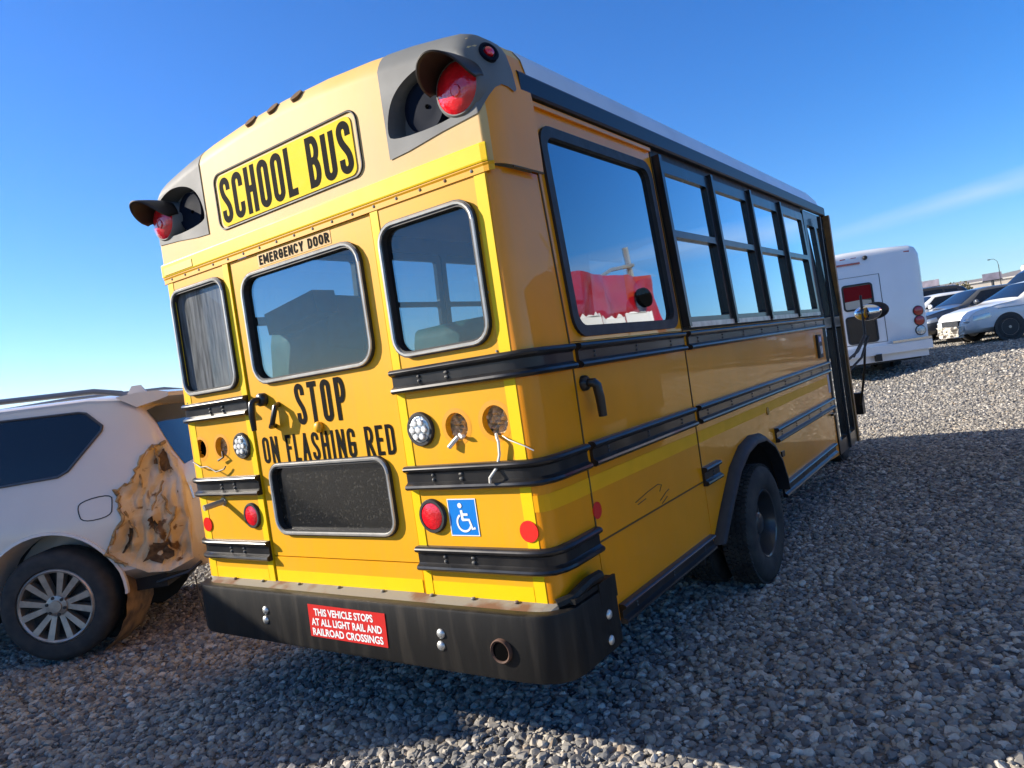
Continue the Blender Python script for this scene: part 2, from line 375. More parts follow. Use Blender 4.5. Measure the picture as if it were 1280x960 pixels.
def word_texts(txt, u0, u1, v0, v1, t, mf, gap=.34, d=0):
    tot = sum(ADV.get(c, 1) for c in txt)+gap*(len(txt)-1); unit = (u1-u0)/tot; x = u0; out = []; start = x; w_ = ''
    for i, c in enumerate(txt+' '):
        if c == ' ':
            m = MB(); stroke_text(m, w_, start, x-gap*unit, v0, v1, t, mf, gap, d); out.append((w_, m)); w_ = ''; x += (ADV[' ']+gap)*unit; start = x
        else: w_ += c; x += (ADV.get(c, 1)+gap)*unit
    return out
def font_text(txt, size, mf, u, v, sx=1, bold=.02, d=0, align='LEFT'):
    cu = bpy.data.curves.new('t', 'FONT'); cu.body = txt; cu.size = size; cu.offset = bold*size; cu.align_x = align; cu.resolution_u = 3
    o = bpy.data.objects.new('t', cu); me = bpy.data.meshes.new_from_object(o); mb = MB()
    mb.add([mf(u+p.co.x*sx, v+p.co.y, d) for p in me.vertices], [tuple(f.vertices) for f in me.polygons])
    bpy.data.objects.remove(o); bpy.data.curves.remove(cu); bpy.data.meshes.remove(me)
    return mb
# ================================================================== THE SCHOOL BUS
# bus frame: rear wall on y = 0, right wall on x = 0, left wall on x = -2.4, front towards +y
LX = -2.4; CX = -1.2
bus = thing('school_bus', 'yellow school bus with rear emergency door and black lettering, filling the middle of the photo', 'bus', (CX, 2.6, GZ))
OFF = (-CX, -2.6, -GZ)
def part(mb, name, m, smooth=False, parent=None, **k):
    if parent is None: return mb.build(name, m, bus, smooth, loc=OFF, **k)
    return mb.build(name, m, parent, smooth, **k)
tx = lambda z: 0 if z < 1.62 else -.045*(z-1.62)
rear = lambda u, v, d: (u, d, v)
rside = lambda u, v, d: (tx(v)-d, u, v)
lside = lambda u, v, d: (LX-tx(v)+d, u, v)
T = .03
# plan of the rear corners
cr = [(-.060,0),(-.040,.003),(-.022,.014),(-.010,.036),(-.004,.08),(0,.16),(0,.33)]
crl = [(2*CX-x, y) for x, y in cr]
def normals(P, flip=1):
    out = []
    for i, (x, y) in enumerate(P):
        a = P[max(i-1, 0)]; b = P[min(i+1, len(P)-1)]
        t = Vector((b[0]-a[0], b[1]-a[1])).normalized(); out.append((x, y, t.y*flip, -t.x*flip))
    return out
DL, DR = -1.752, -.698     # door edges
# --- rear panels left and right of the door
def rearpanel(u0, u1, wins, lamps):
    mb = MB(); mb.panel([(u0,.60),(u1,.60),(u1,2.325),(u0,2.325)], wins+lamps, rear, 0, T); return mb
wl = rrect(-2.300,-1.820,1.668,2.235,.06); wr = rrect(-.645,-.145,1.668,2.215,.07)
HL = [(-2.262,1.356,.052),(-2.062,1.354,.055)]; HR = [(-.386,1.342,.058),(-.186,1.351,.062)]
part(rearpanel(-2.34, DL-.05, [wl], [disc(*h) for h in HL]), 'rear_panel', mYel)
part(rearpanel(DR+.05, -.06, [wr], [disc(*h) for h in HR]), 'rear_panel', mYel)
# --- corner posts
for P, fl in ((cr, 1), (crl, -1)):
    mb = MB(); V = [[(x, y, z) for (x, y) in P] for z in (.60 if fl == 1 else .6, 1.0, 1.62, 2.325)]
    V = [[(x+(tx(z) if fl == 1 else -tx(z)), y, z) for (x, y, z) in row] for row in V]
    mb.grid(V); part(mb, 'corner_panel', mYelShade if fl == 1 else mYel, True, sharp=60)
    mb = MB()      # lower side piece below the rear panel
    mb.box((-.012 if fl == 1 else LX+.012, .19, .50), (.02, .28, .2)); part(mb, 'corner_skirt', mYelShade)
# --- emergency door
door = MB(); wd = rrect(-1.655,-.800,1.664,2.200,.085); wlow = rrect(-1.655,-.818,.893,1.232,.06)
door.panel([(DL+.006,.765),(DR-.006,.765),(DR-.006,2.30),(DL+.006,2.30)], [wd, wlow], rear, .006, .04)
ed = part(door, 'emergency_door', mYel)
mb = MB(); mb.panel([(DL+.006,.60),(DR-.006,.60),(DR-.006,.760),(DL+.006,.760)], [], rear, .004, .04); part(mb, 'door_sill_panel', mYel)
mb = MB(); mb.box((-1.225,.05,1.45),(1.06,.004,1.72)); mb = MB()
for x in (DL-.028, DR+.028):       # jambs with reflective strip on them
    mb.box((x, .012, 1.47), (.045, .03, 1.70))
mb.each('door_jamb', mStrip, bus, loc=OFF)
def stripm(u0, u1, v0, v1, d=-.0022, mf=rear):
    m = MB(); m.panel([(u0,v0),(u1,v0),(u1,v1),(u0,v1)], [], mf, d, d+.0015); return m
for a in ((-2.34+.002,-2.285,.63,2.32),(-.115,-.062,.63,2.32)): part(stripm(*a), 'reflective_strip', mStrip)
for a in ((-2.28,DL-.055,.615,.69),(DL+.012,DR-.012,.615,.69),(DR+.055,-.118,.615,.69)): part(stripm(*a, d=-.0022 if a[0] != DL+.012 else .0015), 'reflective_strip', mStrip)
# belt over the door: bright tape and rivet flange
P = list(reversed(crl))+cr; NP = normals(P)
mb = MB(); mb.sweep([(x,y,nx,ny) for x,y,nx,ny in NP if y < .03], [(0,0),(.006,0),(.006,.022),(.010,.030),(.010,.034),(0,.034)], 2.300); part(mb, 'rivet_flange', mYel, False)
rp = [p for p in NP if p[1] < .005]
mb = MB(); mb.sweep(rp, [(0,0),(.012,.0),(.014,.006),(.014,.066),(.012,.072),(0,.072)], 2.336); part(mb, 'reflective_belt', mStrip)
mb = MB()
for i in range(17): mb.sphere((-2.28+i*.135, -.006, 2.317), .0075, 8, (1,.6,1))
for z in (1.62, 1.85, 2.08): 
    for x in (-2.325, -.128): mb.sphere((x, -.002, z), .006, 6, (1,.5,1))
mb.each('rivet', mRust, bus, loc=OFF)
# --- windows of the rear wall
def window(shape, shrink, y, glassm, name='rear_window', r=.05):
    u = [p[0] for p in shape]; v = [p[1] for p in shape]; a, b, c, d = min(u), max(u), min(v), max(v)
    f = MB(); f.panel(rrect(a-.016,b+.016,c-.016,d+.016,r+.03), [rrect(a+.012,b-.012,c+.012,d-.012,r)], rear, y-.016, y+.03)
    fo = part(f, name, mRubber)
    t = MB(); pts = [(p[0], y-.016, p[1]) for p in rrect(a-.004,b+.004,c-.004,d+.004,r+.02)]; pts.append(pts[0]); t.tube(pts, .0085, 6); part(t, 'window_trim', mTrim, True, fo)
    g = MB(); g.panel(rrect(a+.004,b-.004,c+.004,d-.004,r), [], rear, y+.012, y+.0125); g.f = g.f[:len(g.f)//1]
    g2 = MB(); q = rrect(a+.004,b-.004,c+.004,d-.004,r); g2.add([(x, y+.012, z) for x, z in q], [tuple(range(len(q)))]); part(g2, 'window_pane', glassm, False, fo)
    return fo
window(wl, 0, 0, mGlassD, r=.05); window(wr, 0, 0, mGlassR, r=.06); window(wd, 0, .006, mGlassR, r=.075)
window(wlow, 0, .006, mGlassB, r=.05)
# --- door handle
mb = MB(); mb.lathe([(0,-.03),(.026,-.03),(.034,-.022),(.034,.008)], (-1.632,0,1.575), (0,1,0), 20); 
mb.tube([(-1.632,-.03,1.575),(-1.632,-.055,1.575),(-1.640,-.066,1.565),(-1.648,-.068,1.50),(-1.650,-.066,1.425)], [.016,.016,.017,.017,.013], 10)
part(mb, 'door_handle', mBlack, True, sharp=50)
mb = MB(); mb.tube([(-1.520,.004,1.54),(-1.505,-.03,1.53),(-1.505,-.045,1.49),(-1.525,-.045,1.45),(-1.56,-.03,1.435),(-1.575,.004,1.435)], .0135, 8); part(mb, 'grab_loop', mBlack, True)
mb = MB(); mb.sphere((-1.235, -.004, 1.404), .028, 16, (1,.7,1)); part(mb, 'door_bumper_knob', mYel, True)
# --- lettering
mb = MB(); stroke_text(mb, 'STOP', -1.388, -1.025, 1.424, 1.626, .0265, rear, .42, .004); part(mb, 'stop_lettering', mLetter)
for w_, mb in word_texts('ON FLASHING RED', -1.705, -.752, 1.247, 1.383, .0175, rear, .36, .004): part(mb, 'lettering', mLetter)
part(stripm(-1.512,-.965,2.228,2.290,.0045), 'emergency_door_plate', mFade)
for w_, mb in word_texts('EMERGENCY DOOR', -1.500,-.977,2.236,2.283,.0100, rear, .30, .003): part(mb, 'small_lettering', mLetter)
# --- rear cap with the sign
prof = [(0,2.99),(.3,2.982),(.58,2.960),(.82,2.930),(.98,2.902),(1.075,2.882),(1.13,2.850),(1.165,2.800),(1.185,2.72),(1.196,2.62),(1.20,2.50),(1.20,2.327)]
def roofpt(i_s, inset=0.0):
    u, z = prof[abs(i_s)] ; sgn = 1 if i_s >= 0 else -1
    k = abs(i_s)
    a = prof[max(k-1,0)]; b = prof[min(k+1,len(prof)-1)]
    t = Vector((b[0]-a[0], b[1]-a[1])).normalized(); n = Vector((-t.y, t.x))
    if k == 0: n = Vector((0,1))
    if n.y < 0 and k < 3: n = -n
    if n.x < 0: n = -n
    if inset > 0: inset *= (1,1,1,1,1,.95,.8,.66,.55,.5,.48,.48)[k]
    return (CX+sgn*(u-n.x*inset), z-n.y*inset)
idx = list(range(-11, 12))
capsec = [(0.0,.118),(0.0,.105),(.008,.082),(.022,.056),(.044,.031),(.075,.012),(.115,.002),(.33,0)]
def capring(y, inset, z0=2.327):
    return [(roofpt(i, inset)[0], y, max(z0, roofpt(i, inset)[1])) for i in idx]
hole_r = [(-.522,2.590),(-.492,2.690),(-.430,2.750),(-.330,2.785),(-.215,2.792),(-.095,2.752),(-.062,2.70),(-.062,2.600),(-.10,2.560),(-.235,2.535),(-.500,2.548)]
def smoothloop(P, it=2):
    for _ in range(it):
        Q = []
        for i in range(len(P)):
            a, b = P[i], P[(i+1) % len(P)]
            Q += [(a[0]*.75+b[0]*.25, a[1]*.75+b[1]*.25), (a[0]*.25+b[0]*.75, a[1]*.25+b[1]*.75)]
        P = Q
    return P
hole_r = smoothloop(hole_r, 2); hole_l = [(2*CX-x, z) for x, z in hole_r][::-1]
mb = MB(); mb.grid([capring(y, i) for y, i in capsec])
outl = [(p[0], p[2]) for p in capring(0, capsec[0][1])]
mb.panel(outl[::-1], [hole_r, hole_l], rear, 0, None)
cap = part(mb, 'rear_cap', [mFade, mYelShade], True, sharp=50)
for f in cap.data.polygons:
    if f.center.x > -.03 and f.center.z < 2.86: f.material_index = 1  # right flank: unfaded paint, in the yellow shifted for shade
# grey lamp housings wrap round the cap's upper corners
HZ = 2.478
def densecurve(ins, zlo, ustart):
    P = [roofpt(i, ins) for i in range(0, 12)]; Q = []
    for a, b in zip(P, P[1:]):
        for k in range(12): Q.append((lerp_(a[0],b[0],k/12), lerp_(a[1],b[1],k/12)))
    Q.append(P[-1]); Q = [q for q in Q if q[0]-CX >= ustart-.01 and q[1] >= zlo-.004]
    Q[0] = (CX+ustart, Q[0][1]); Q[-1] = (Q[-1][0], zlo)
    d = [0]
    for a, b in zip(Q, Q[1:]): d.append(d[-1]+math.hypot(b[0]-a[0], b[1]-a[1]))
    return [(float(np.interp(d[-1]*k/23, d, [q[0] for q in Q])), float(np.interp(d[-1]*k/23, d, [q[1] for q in Q]))) for k in range(24)]
lerp_ = lambda a, b, t: a+(b-a)*t
def housing(sg):
    hx = lambda x: x if sg > 0 else 2*CX-x
    U0 = .672; rows = []; mb = MB()
    secs = [(-.004,.114),(-.004,.103),(.006,.080),(.021,.054),(.043,.029),(.075,.008),(.115,-.004),(.16,-.005),(.195,-.005),(.215,-.005),(.222,-.001)]
    los = [2.520,2.521,2.535,2.560,2.590,2.622,2.642,2.642,2.630,2.642,2.665]
    for (y, ins), lo in zip(secs, los): rows.append([(hx(x), y, z) for x, z in densecurve(ins, lo, U0)])
    mb.grid(rows)
    e0 = [(p[0], p[2]) for p in rows[0]]
    loop = e0+[(hx(-.235), 2.506), (hx(-.42), 2.484), (hx(-.528), HZ)]
    mb.panel(loop, [hole_r if sg > 0 else hole_l], lambda u,v,d: (u, -.004, v), 0, None)
    ho = part(mb, 'lamp_housing', mGreyH, True, sharp=45)
    hol = hole_r if sg > 0 else hole_l
    # recess: walls slope inwards to a flat back
    cxh = sum(p[0] for p in hol)/len(hol); czh = sum(p[1] for p in hol)/len(hol)
    back = [(cxh+(x-cxh)*.93, czh+(z-czh)*.90) for x, z in hol]
    m = len(hol); rec = MB()
    rec.add([(x, -.003, z) for x, z in hol]+[(x, .085, z) for x, z in back], [(i, (i+1) % m, (i+1) % m+m, i+m) for i in range(m)]+[tuple(range(m, 2*m))])
    part(rec, 'recess', mGreyH, False, ho)
    # inner lamp without its visor, outer red lamp with visor
    xi, zi = hx(-.335), 2.645; xo, zo = hx(-.128), 2.640
    l = MB(); l.lathe([(.112,.084),(.112,.045),(.104,.030),(.100,.040),(.097,.042),(.05,.041),(0,.040)], (xi,0,zi), (0,1,0), 32); part(l, 'warning_lamp', mDarkLens, True, ho, sharp=50)
    l = MB(); l.sphere((xi+.01,.040,zi),.010,8); part(l, 'lamp_stud', mHole, True, ho)
    l = MB(); l.lathe([(.112,.084),(.112,.0),(.102,-.012),(.098,-.012),(.098,.02)], (xo,0,zo), (0,1,0), 32); part(l, 'lamp_bezel', mGreyH, True, ho, sharp=40)
    l = MB(); l.lathe([(.099,.012),(.099,-.010),(.090,-.020),(.06,-.032),(.03,-.038),(0,-.040)], (xo,0,zo), (0,1,0), 32); part(l, 'warning_lamp', mRedLens, True, ho)
    l = MB(); l.lathe([(.019,-.036),(.022,-.042),(.025,-.036)], (xo+.012,0,zo-.02), (0,1,0), 16); part(l, 'lamp_stud', mRedLens, True, ho)
    v = MB(); G = []
    for k in range(29):
        a = R(8+164*k/28)
        ln = .035+.135*(max(0, math.sin(math.pi*k/28))**.6)
        row = []
        for j in range(9):
            t = j/8; rr = .113+.004*t; row.append((xo+rr*math.cos(a), .02-(ln+.02)*t, zo+rr*math.sin(a)-.02*t*t))
        G.append(row)
    v.grid(G); inner = [[(xo+(p[0]-xo)*.962, p[1], zo+(p[2]-zo)*.962) for p in row] for row in G]; v.grid(inner)
    n0 = len(G[0])
    vo = part(v, 'lamp_visor', mVisor, True, ho)
    sm = vo.modifiers.new('s', 'SOLIDIFY'); sm.thickness = .002
    if sg > 0:
        mk = MB(); c0 = Vector((-.020,.085,2.765)); nrm = Vector((.90,-.35,.30)).normalized()
    else:
        mk = MB(); c0 = Vector((2*CX+.020,.085,2.765)); nrm = Vector((-.90,-.35,.30)).normalized()
    mk.lathe([(.040,-.03),(.042,.004),(.032,.008),(.026,.002)], c0, nrm, 24); mko = part(mk, 'marker_lamp', mDarkLens, True, ho)
    mk = MB(); mk.lathe([(.022,-.01),(.020,.008),(.012,.014),(0,.016)], c0, nrm, 20); part(mk, 'marker_lens', mRedLens, True, ho)
    return ho
housing(1); housing(-1)
# sign
sg_ = MB(); pts = [(p[0], -.002, p[1]) for p in rrect(-1.765,-.693,2.468,2.752,.05,8)]; pts.append(pts[0]); sg_.tube(pts, .0055, 6); part(sg_, 'sign_groove', mRubber, True)
sb = MB(); sb.panel(rrect(-1.735,-.725,2.478,2.735,.035), [], rear, -.004, .004); sb.v = [(x, y-.0 , z) for x, y, z in sb.v]
so = part(sb, 'school_bus_sign', mat('sign_sheeting', (.84,.56,.002), .6, spec=.08, col2=(.78,.58,.01), vscale=26))
for w_, mb in word_texts('SCHOOL BUS', -1.722,-.738,2.492,2.722,.033, rear, .24, -.0045): part(mb, 'sign_lettering', mLetter, False, so)
for x, z in ((-1.425,2.936),(-1.248,2.940),(-1.07,2.940)):
    mb = MB(); mb.lathe([(.035,-.012),(.034,.004),(.028,.005),(.0,-.004)], (x,.022,z), (0,-.74,.67), 18); part(mb, 'empty_marker_socket', mat('socket_brown', (.16,.075,.015), .7, var=.5, vscale=30), True)
for x0, x1 in ((-2.33,-2.05),): part(stripm(x0, x1, 2.345, 2.385, -.0165), 'faded_label', mat('faded_label', (.80,.46,.01), .5))

# --- rub rails
RP = [(0,0),(.024,0),(.033,.006),(.036,.013),(.033,.022),(.020,.029),(.015,.034),(.015,.071),(.020,.076),(.033,.083),(.036,.092),(.033,.099),(.024,.105),(0,.105)]
def rail(path, z0, name='rub_rail', m=None, bolts=None, h=1.0, br=.0085):
    mb = MB(); mb.sweep(path, [(d, z*h) for d, z in RP], z0); o = part(mb, name, m or mBlack, True, sharp=35)
    b = MB()
    for (x, y, nx, ny) in bolts or []:
        for dz in (.043, .062): b.sphere((x+nx*.016, y+ny*.016, z0+dz*h), br, 8)
    if bolts: b.each('rail_bolt', mBolt, o, True)
    return o
endcap = [(DR+.004, 0)]
pr_ = normals([(DR+.004,0),(-.5,0),(-.3,0),(-.14,0)]+[(-.10,.001),(-.06,.006),(-.028,.022),(-.008,.058),(0,.11),(0,.2),(0,.328)])
pl_ = [(2*CX-x-.0, y, -nx, ny) for x, y, nx, ny in pr_]; pl_[0] = (DL-.004, 0, pl_[0][2], pl_[0][3])
for z0 in (1.507, 1.088, .740):
    rail(pr_, z0, bolts=[(DR+.16,0,0,-1),(DR+.31,0,0,-1),(DR+.315,0,0,-1)])
    rail(pl_, z0, bolts=[(DL-.22,0,0,-1),(DL-.34,0,0,-1)])
def siderail(y0, y1, z0, n=6, **k):
    ys = [y0+(y1-y0)*i/n for i in range(n+1)]
    return rail([(0, y, 1, 0) for y in ys], z0, bolts=[(0, y0+.14+.42*i, 1, 0) for i in range(int((y1-y0-.15)/.42)+1)], br=.006, **k)
siderail(.372, 1.535, 1.507); siderail(.372, 1.535, 1.088)
siderail(1.605, 4.97, 1.507); siderail(1.605, 4.97, 1.088)
siderail(1.56, 1.80, .745); siderail(3.02, 4.97, .745)
siderail(.43, 1.55, .395, h=.8); siderail(3.02, 4.80, .345, h=.95)
for z0 in (1.507, 1.088, .745):
    rail([(LX, y, -1, 0) for y in (.37, 2.0, 5.9)], z0)

# --- right and left side walls
arch = [(1.60,.41),(1.78,.56),(2.02,.745),(2.22,.83),(2.42,.86),(2.62,.845),(2.80,.765),(2.93,.64),(3.0,.50),(3.02,.41)]
SW0, SWN, SWP = 1.602, 4, .825
def holes_side():
    hs_ = []
    for k in range(SWN): hs_.append(rrect(SW0+.03+k*SWP, SW0+k*SWP+SWP-.02, 1.662, 2.575, .03, 3))
    return hs_
for mf, mm, isr in ((rside, mYelShade, True), (lside, mYel, False)):
    # lift / side emergency door with a big window
    mb = MB(); w = rrect(.405,1.500,1.655,2.535,.075)
    mb.panel([(.338,1.62),(1.56,1.62),(1.56,2.70),(.338,2.70)], [w], mf, 0, T); up = part(mb, 'lift_door' if isr else 'side_panel', mm)
    mb = MB(); mb.panel([(.338,.775),(1.56,.775),(1.56,1.617),(.338,1.617)], [], mf, 0, T)
    part(mb, 'lift_door_panel' if isr else 'side_panel', mm)
    mb = MB(); mb.panel([(.338,.41),(1.575,.41),(1.575,.770),(.338,.770)], [], mf, .001, T); part(mb, 'lower_skirt', mm)
    f = MB(); f.panel(rrect(.385,1.520,1.637,2.555,.09), [rrect(.432,1.472,1.684,2.508,.06)] if isr else [rrect(.47,1.43,1.70,2.05,.03), rrect(.47,1.43,2.10,2.49,.03)], mf, -.014, .03); fo = part(f, 'side_window', mRubber)
    g = MB(); q = rrect(.415,1.49,1.667,2.525,.06); g.add([mf(a, b, .010) for a, b in q], [tuple(range(len(q)))]); part(g, 'window_pane', mGlassS if isr else mGlassL, False, fo)
    # passenger windows
    mb = MB(); mb.panel([(1.575,1.62),(4.96,1.62),(4.96,2.70),(1.575,2.70)], holes_side(), mf, 0, T); part(mb, 'window_wall', mRubber)
    mb = MB(); low = [(1.578,.41)]+arch+[(4.98,.41),(4.98,1.617),(1.578,1.617)]
    if isr: low[-3] = (4.98,.30); low.insert(-3, (4.80,.30)) if False else None
    mb.panel(low, [], mf, 0, T); part(mb, 'side_panel', mm)
    for k in range(SWN):
        a = SW0+k*SWP
        f = MB(); f.panel(rrect(a+.012,a+SWP-.012,1.648,2.59,.03,3), [rrect(a+.05,a+SWP-.075,1.69,2.150,.02,3), rrect(a+.05,a+SWP-.075,2.19,2.52,.02,3)], mf, -.022, .012)
        fo = part(f, 'sash_window', mBlack)
        for (z0, z1, d) in ((1.68,2.16,.004),(2.18,2.53,-.004)):
            g = MB(); g.add([mf(a+.04,z0,d),mf(a+SWP-.065,z0,d),mf(a+SWP-.065,z1,d),mf(a+.04,z1,d)], [(0,1,2,3)]); part(g, 'window_pane', mGlassS if isr else mGlassL, False, fo)
        pb = MB(); pb.box(mf(a, 2.12, -.02), (.05,.035,.97), Matrix.Rotation(R(-2.6 if isr else 2.6), 3, 'Y')); part(pb, 'window_post', mBlack)
        sl = MB(); sl.panel([(a+.03,1.630),(a+SWP-.03,1.630),(a+SWP-.03,1.660),(a+.03,1.660)], [], mf, -.03, -.021); part(sl, 'window_sill', mTrim)
    # drip rail and its yellow gutter line
    mb = MB(); mb.sweep([((tx(2.6) if isr else LX-tx(2.6)), y, 1 if isr else -1, 0) for y in (.26,1.5,3.2,4.9,5.86)], [(0,0),(.030,0),(.036,.010),(.036,.078),(.028,.090),(0,.095)], 2.648); part(mb, 'drip_rail', mat('drip_rail_navy', (.012,.016,.028), .4, spec=.3))
    mb = MB(); mb.sweep([((tx(2.6) if isr else LX-tx(2.6)), y, 1 if isr else -1, 0) for y in (.34,1.55)], [(0,0),(.016,0),(.016,.020),(0,.020)], 2.622); part(mb, 'gutter', mYelShade)
# vertical seams and small marks of the right side
mb = MB()
for y in (.335, 1.568): mb.box((.001, y, 1.19), (.004, .008, .86)); mb.box((tx(2.1)+.001, y, 2.12), (.004, .008, 1.0), Matrix.Rotation(R(-2.6), 3, 'Y'))
mb.box((.001, .95, .772), (.004, 1.2, .007)); mb.box((-.001, .22, 2.322), (.006, .22, .008))
mb.each('panel_seam', mat('seam_brown', (.10,.05,.008), .7), bus, loc=OFF)
for y in (.35,):
    mb = MB(); mb.panel(disc(y+.012,.905,.036), [], rside, -.004, -.001); part(mb, 'side_reflector', mRedRef)
for a in ((.338,1.555),(1.582,4.96)): part(stripm(a[0], a[1], .985, 1.050, -.0015, rside), 'reflective_strip', mStripShade)
mb = MB(); mb.sweep([p for p in normals(cr) if p[1] < .35], [(.0015,0),(.0015,.065)], .985, False); part(mb, 'reflective_strip', mStripShade)
# side door handle
mb = MB(); mb.lathe([(0,.026),(.024,.026),(.032,.018),(.034,0)], (0,.402,1.440), (1,0,0), 18); mb.tube([(.02,.402,1.44),(.05,.405,1.438),(.058,.412,1.425),(.058,.425,1.37),(.056,.432,1.292)], [.018,.02,.021,.021,.019], 10); part(mb, 'lift_door_handle', mBlack, True)
# scratches
mb = MB()
for q in ([(.72,.853),(.86,.872),(.98,.882),(1.02,.872),(.99,.845)], [(.74,.838),(.83,.846)], [(.98,.80),(1.06,.825),(1.10,.832)], [(1.0,.782),(1.07,.802)]): mb.tube([(.001,a,b) for a,b in q], .0022, 5)
mb.each('scratch', mat('scratch_dark', (.07,.04,.02), .7), bus, True, loc=OFF)
# small items on the side
mb = MB(); mb.panel(disc(2.92,.99,.028), [], rside, -.006, 0); part(mb, 'fuel_cap_plug', mat('plug_ochre', (.42,.19,.02), .5))
mb = MB(); mb.panel(rrect(3.10,3.17,.625,.665,.006), [], rside, -.012, 0); part(mb, 'side_marker', mBlack)
mb = MB(); mb.panel(rrect(4.66,4.80,1.245,1.455,.008), [], rside, -.02, 0); po = part(mb, 'info_plate', mRubber)
for a, mm in (((4.68,4.78,1.385,1.440), mat('plate_blue', (.12,.12,.42), .4)), ((4.69,4.775,1.27,1.36), mGreyH)): part(stripm(*a, -.0225, rside), 'plate_decal', mm, False, po)
for q in ((4.71,4.75,1.395,1.43),(4.695,4.72,1.28,1.35),(4.745,4.77,1.28,1.35)): part(stripm(*q, -.0245, rside), 'plate_mark', mWhiteD, False, po)
mb = MB(); mb.box((.012, 4.92, .70), (.03, .16, .018)); part(mb, 'latch', mBlack)
part(stripm(4.90, 4.975, .90, 1.07, -.0018, rside), 'grey_tape', mat('grey_tape', (.45,.45,.5), .5))

# --- roof
mb = MB()
rp_ = [(u, z) for u, z in prof[:8]]
for sgn in (1,): pass
ring = lambda y, ins: [(roofpt(i, ins)[0], y, roofpt(i, ins)[1]) for i in range(-8, 9)]
mb.grid([ring(y, ins) for y, ins in ((.325,-.004),(.6,-.004),(3,-.004),(5.4,-.004),(5.7,.02),(5.85,.06),(5.92,.13))]); part(mb, 'roof', mRoof, True, sharp=50)
mb = MB(); mb.box((-.12,5.55,2.80),(.10,.12,.05)); part(mb, 'roof_marker', mRoof)
mb = MB(); mb.panel([(roofpt(i,.1)[0], roofpt(i,.1)[1]) for i in range(-10, 11)], [rrect(-2.2,-.2,1.5,2.45,.1)], lambda u,v,d: (u, d, v), 5.90, 5.93) if False else None
# --- front: entry door, cab, hood
mb = MB(); mb.panel([(4.985,.30),(5.84,.30),(5.84,2.635),(4.985,2.635)], [rrect(5.06,5.38,.42,1.5,.02,3), rrect(5.06,5.38,1.6,2.5,.02,3), rrect(5.46,5.78,.42,1.5,.02,3), rrect(5.46,5.78,1.6,2.5,.02,3)], rside, -.012, .04)
eo = part(mb, 'entry_door', mBlack)
for (a, b) in ((5.06,5.38),(5.46,5.78)):
    for (c, d) in ((.42,1.5),(1.6,2.5)):
        g = MB(); g.add([rside(a-.01,c-.01,.012),rside(b+.01,c-.01,.012),rside(b+.01,d+.01,.012),rside(a-.01,d+.01,.012)], [(0,1,2,3)]); part(g, 'window_pane', mGlassS, False, eo)
mb = MB(); mb.box((.015, 5.42, 1.45), (.03,.03,2.3)); part(mb, 'door_edge_rubber', mRubber, False, eo)
mb = MB(); mb.box((-.02,5.875,1.47),(.09,.06,2.36)); part(mb, 'front_post', mat('post_ochre', (.34,.15,.03), .5, var=.5, vscale=9))
mb = MB(); mb.panel([(LX+.05,.62),(-.05,.62),(-.05,2.62),(LX+.05,2.62)], [rrect(LX+.15,-.15,1.45,2.4,.1)], rear, 5.84, 5.89); fw_ = part(mb, 'front_wall', mYel)
g = MB(); g.add([(LX+.13,5.87,1.43),(-.13,5.87,1.43),(-.13,5.87,2.42),(LX+.13,5.87,2.42)], [(0,1,2,3)]); part(g, 'windshield', mGlassS)
hd = MB(); secs = []
for y, w, zt in ((5.88,1.02,1.38),(6.3,1.0,1.30),(6.9,.97,1.20),(7.2,.92,1.10),(7.32,.84,.95)):
    secs.append([(CX-w,y,.45),(CX-w,y,zt-.15),(CX-w*.93,y,zt-.04),(CX-w*.6,y,zt),(CX,y,zt+.03),(CX+w*.6,y,zt),(CX+w*.93,y,zt-.04),(CX+w,y,zt-.15),(CX+w,y,.45)])
hd.grid(secs); hd.add(secs[-1], [tuple(range(9))]); part(hd, 'hood', mYel, True, sharp=45)
mb = MB(); mb.box((CX,7.36,.52),(2.1,.16,.26)); part(mb, 'front_bumper', mBump)
# mirrors near the front right
mb = MB()
for a in ([(-.02,6.0,1.12),(.06,6.25,1.20),(.10,6.55,1.34),(.10,6.60,1.80)], [(-.03,6.05,1.00),(.06,6.4,1.12),(.12,6.62,1.34)], [(-.1,6.9,.55),(.02,6.7,.95),(.10,6.58,1.38)], [(.10,6.55,1.36),(.02,6.2,1.15)]): mb.tube(a, .014, 6)
mb.each('mirror_arm', mRubber, bus, True, loc=OFF)
mb = MB(); mb.sphere((.15,6.62,1.60),.125,20,(1.15,.45,.72)); mo = part(mb, 'convex_mirror', mat('chrome_mirror', (.78,.78,.78), .05, metal=1), True)
mb = MB(); mb.sphere((.215,6.67,1.61),.13,20,(1.1,.42,.74)); part(mb, 'mirror_shell', mRubber, True, mo)

# --- rear bumper
bp = [(-2.385,.10),(-2.385,.02),(-2.37,-.04),(-2.33,-.085),(-2.27,-.108),(-2.2,-.112),(-1.6,-.116),(-1.2,-.118),(-.6,-.117),(-.15,-.114),(-.06,-.104),(0,-.078),(.038,-.035),(.052,.02),(.054,.10),(.054,.33)]
bpn = normals(bp)
mb = MB(); mb.sweep(bpn, [(-.06,.262),(-.014,.266),(-.003,.262),(0,.25),(0,.02),(-.006,.004),(-.018,0),(-.03,.0)], .352, False); bo = part(mb, 'rear_bumper', mBump, True, sharp=40)
mb = MB(); mb.box((.049,.27,.60),(.012,.14,.09)); mb.box((.035,.17,.635),(.03,.30,.02)); mb.tube([(-.02,.0,.628),(.02,.04,.64),(.045,.14,.675),(.04,.24,.67)], .022, 8); mb.each('bumper_end_cap', mBump, bus, True, loc=OFF)
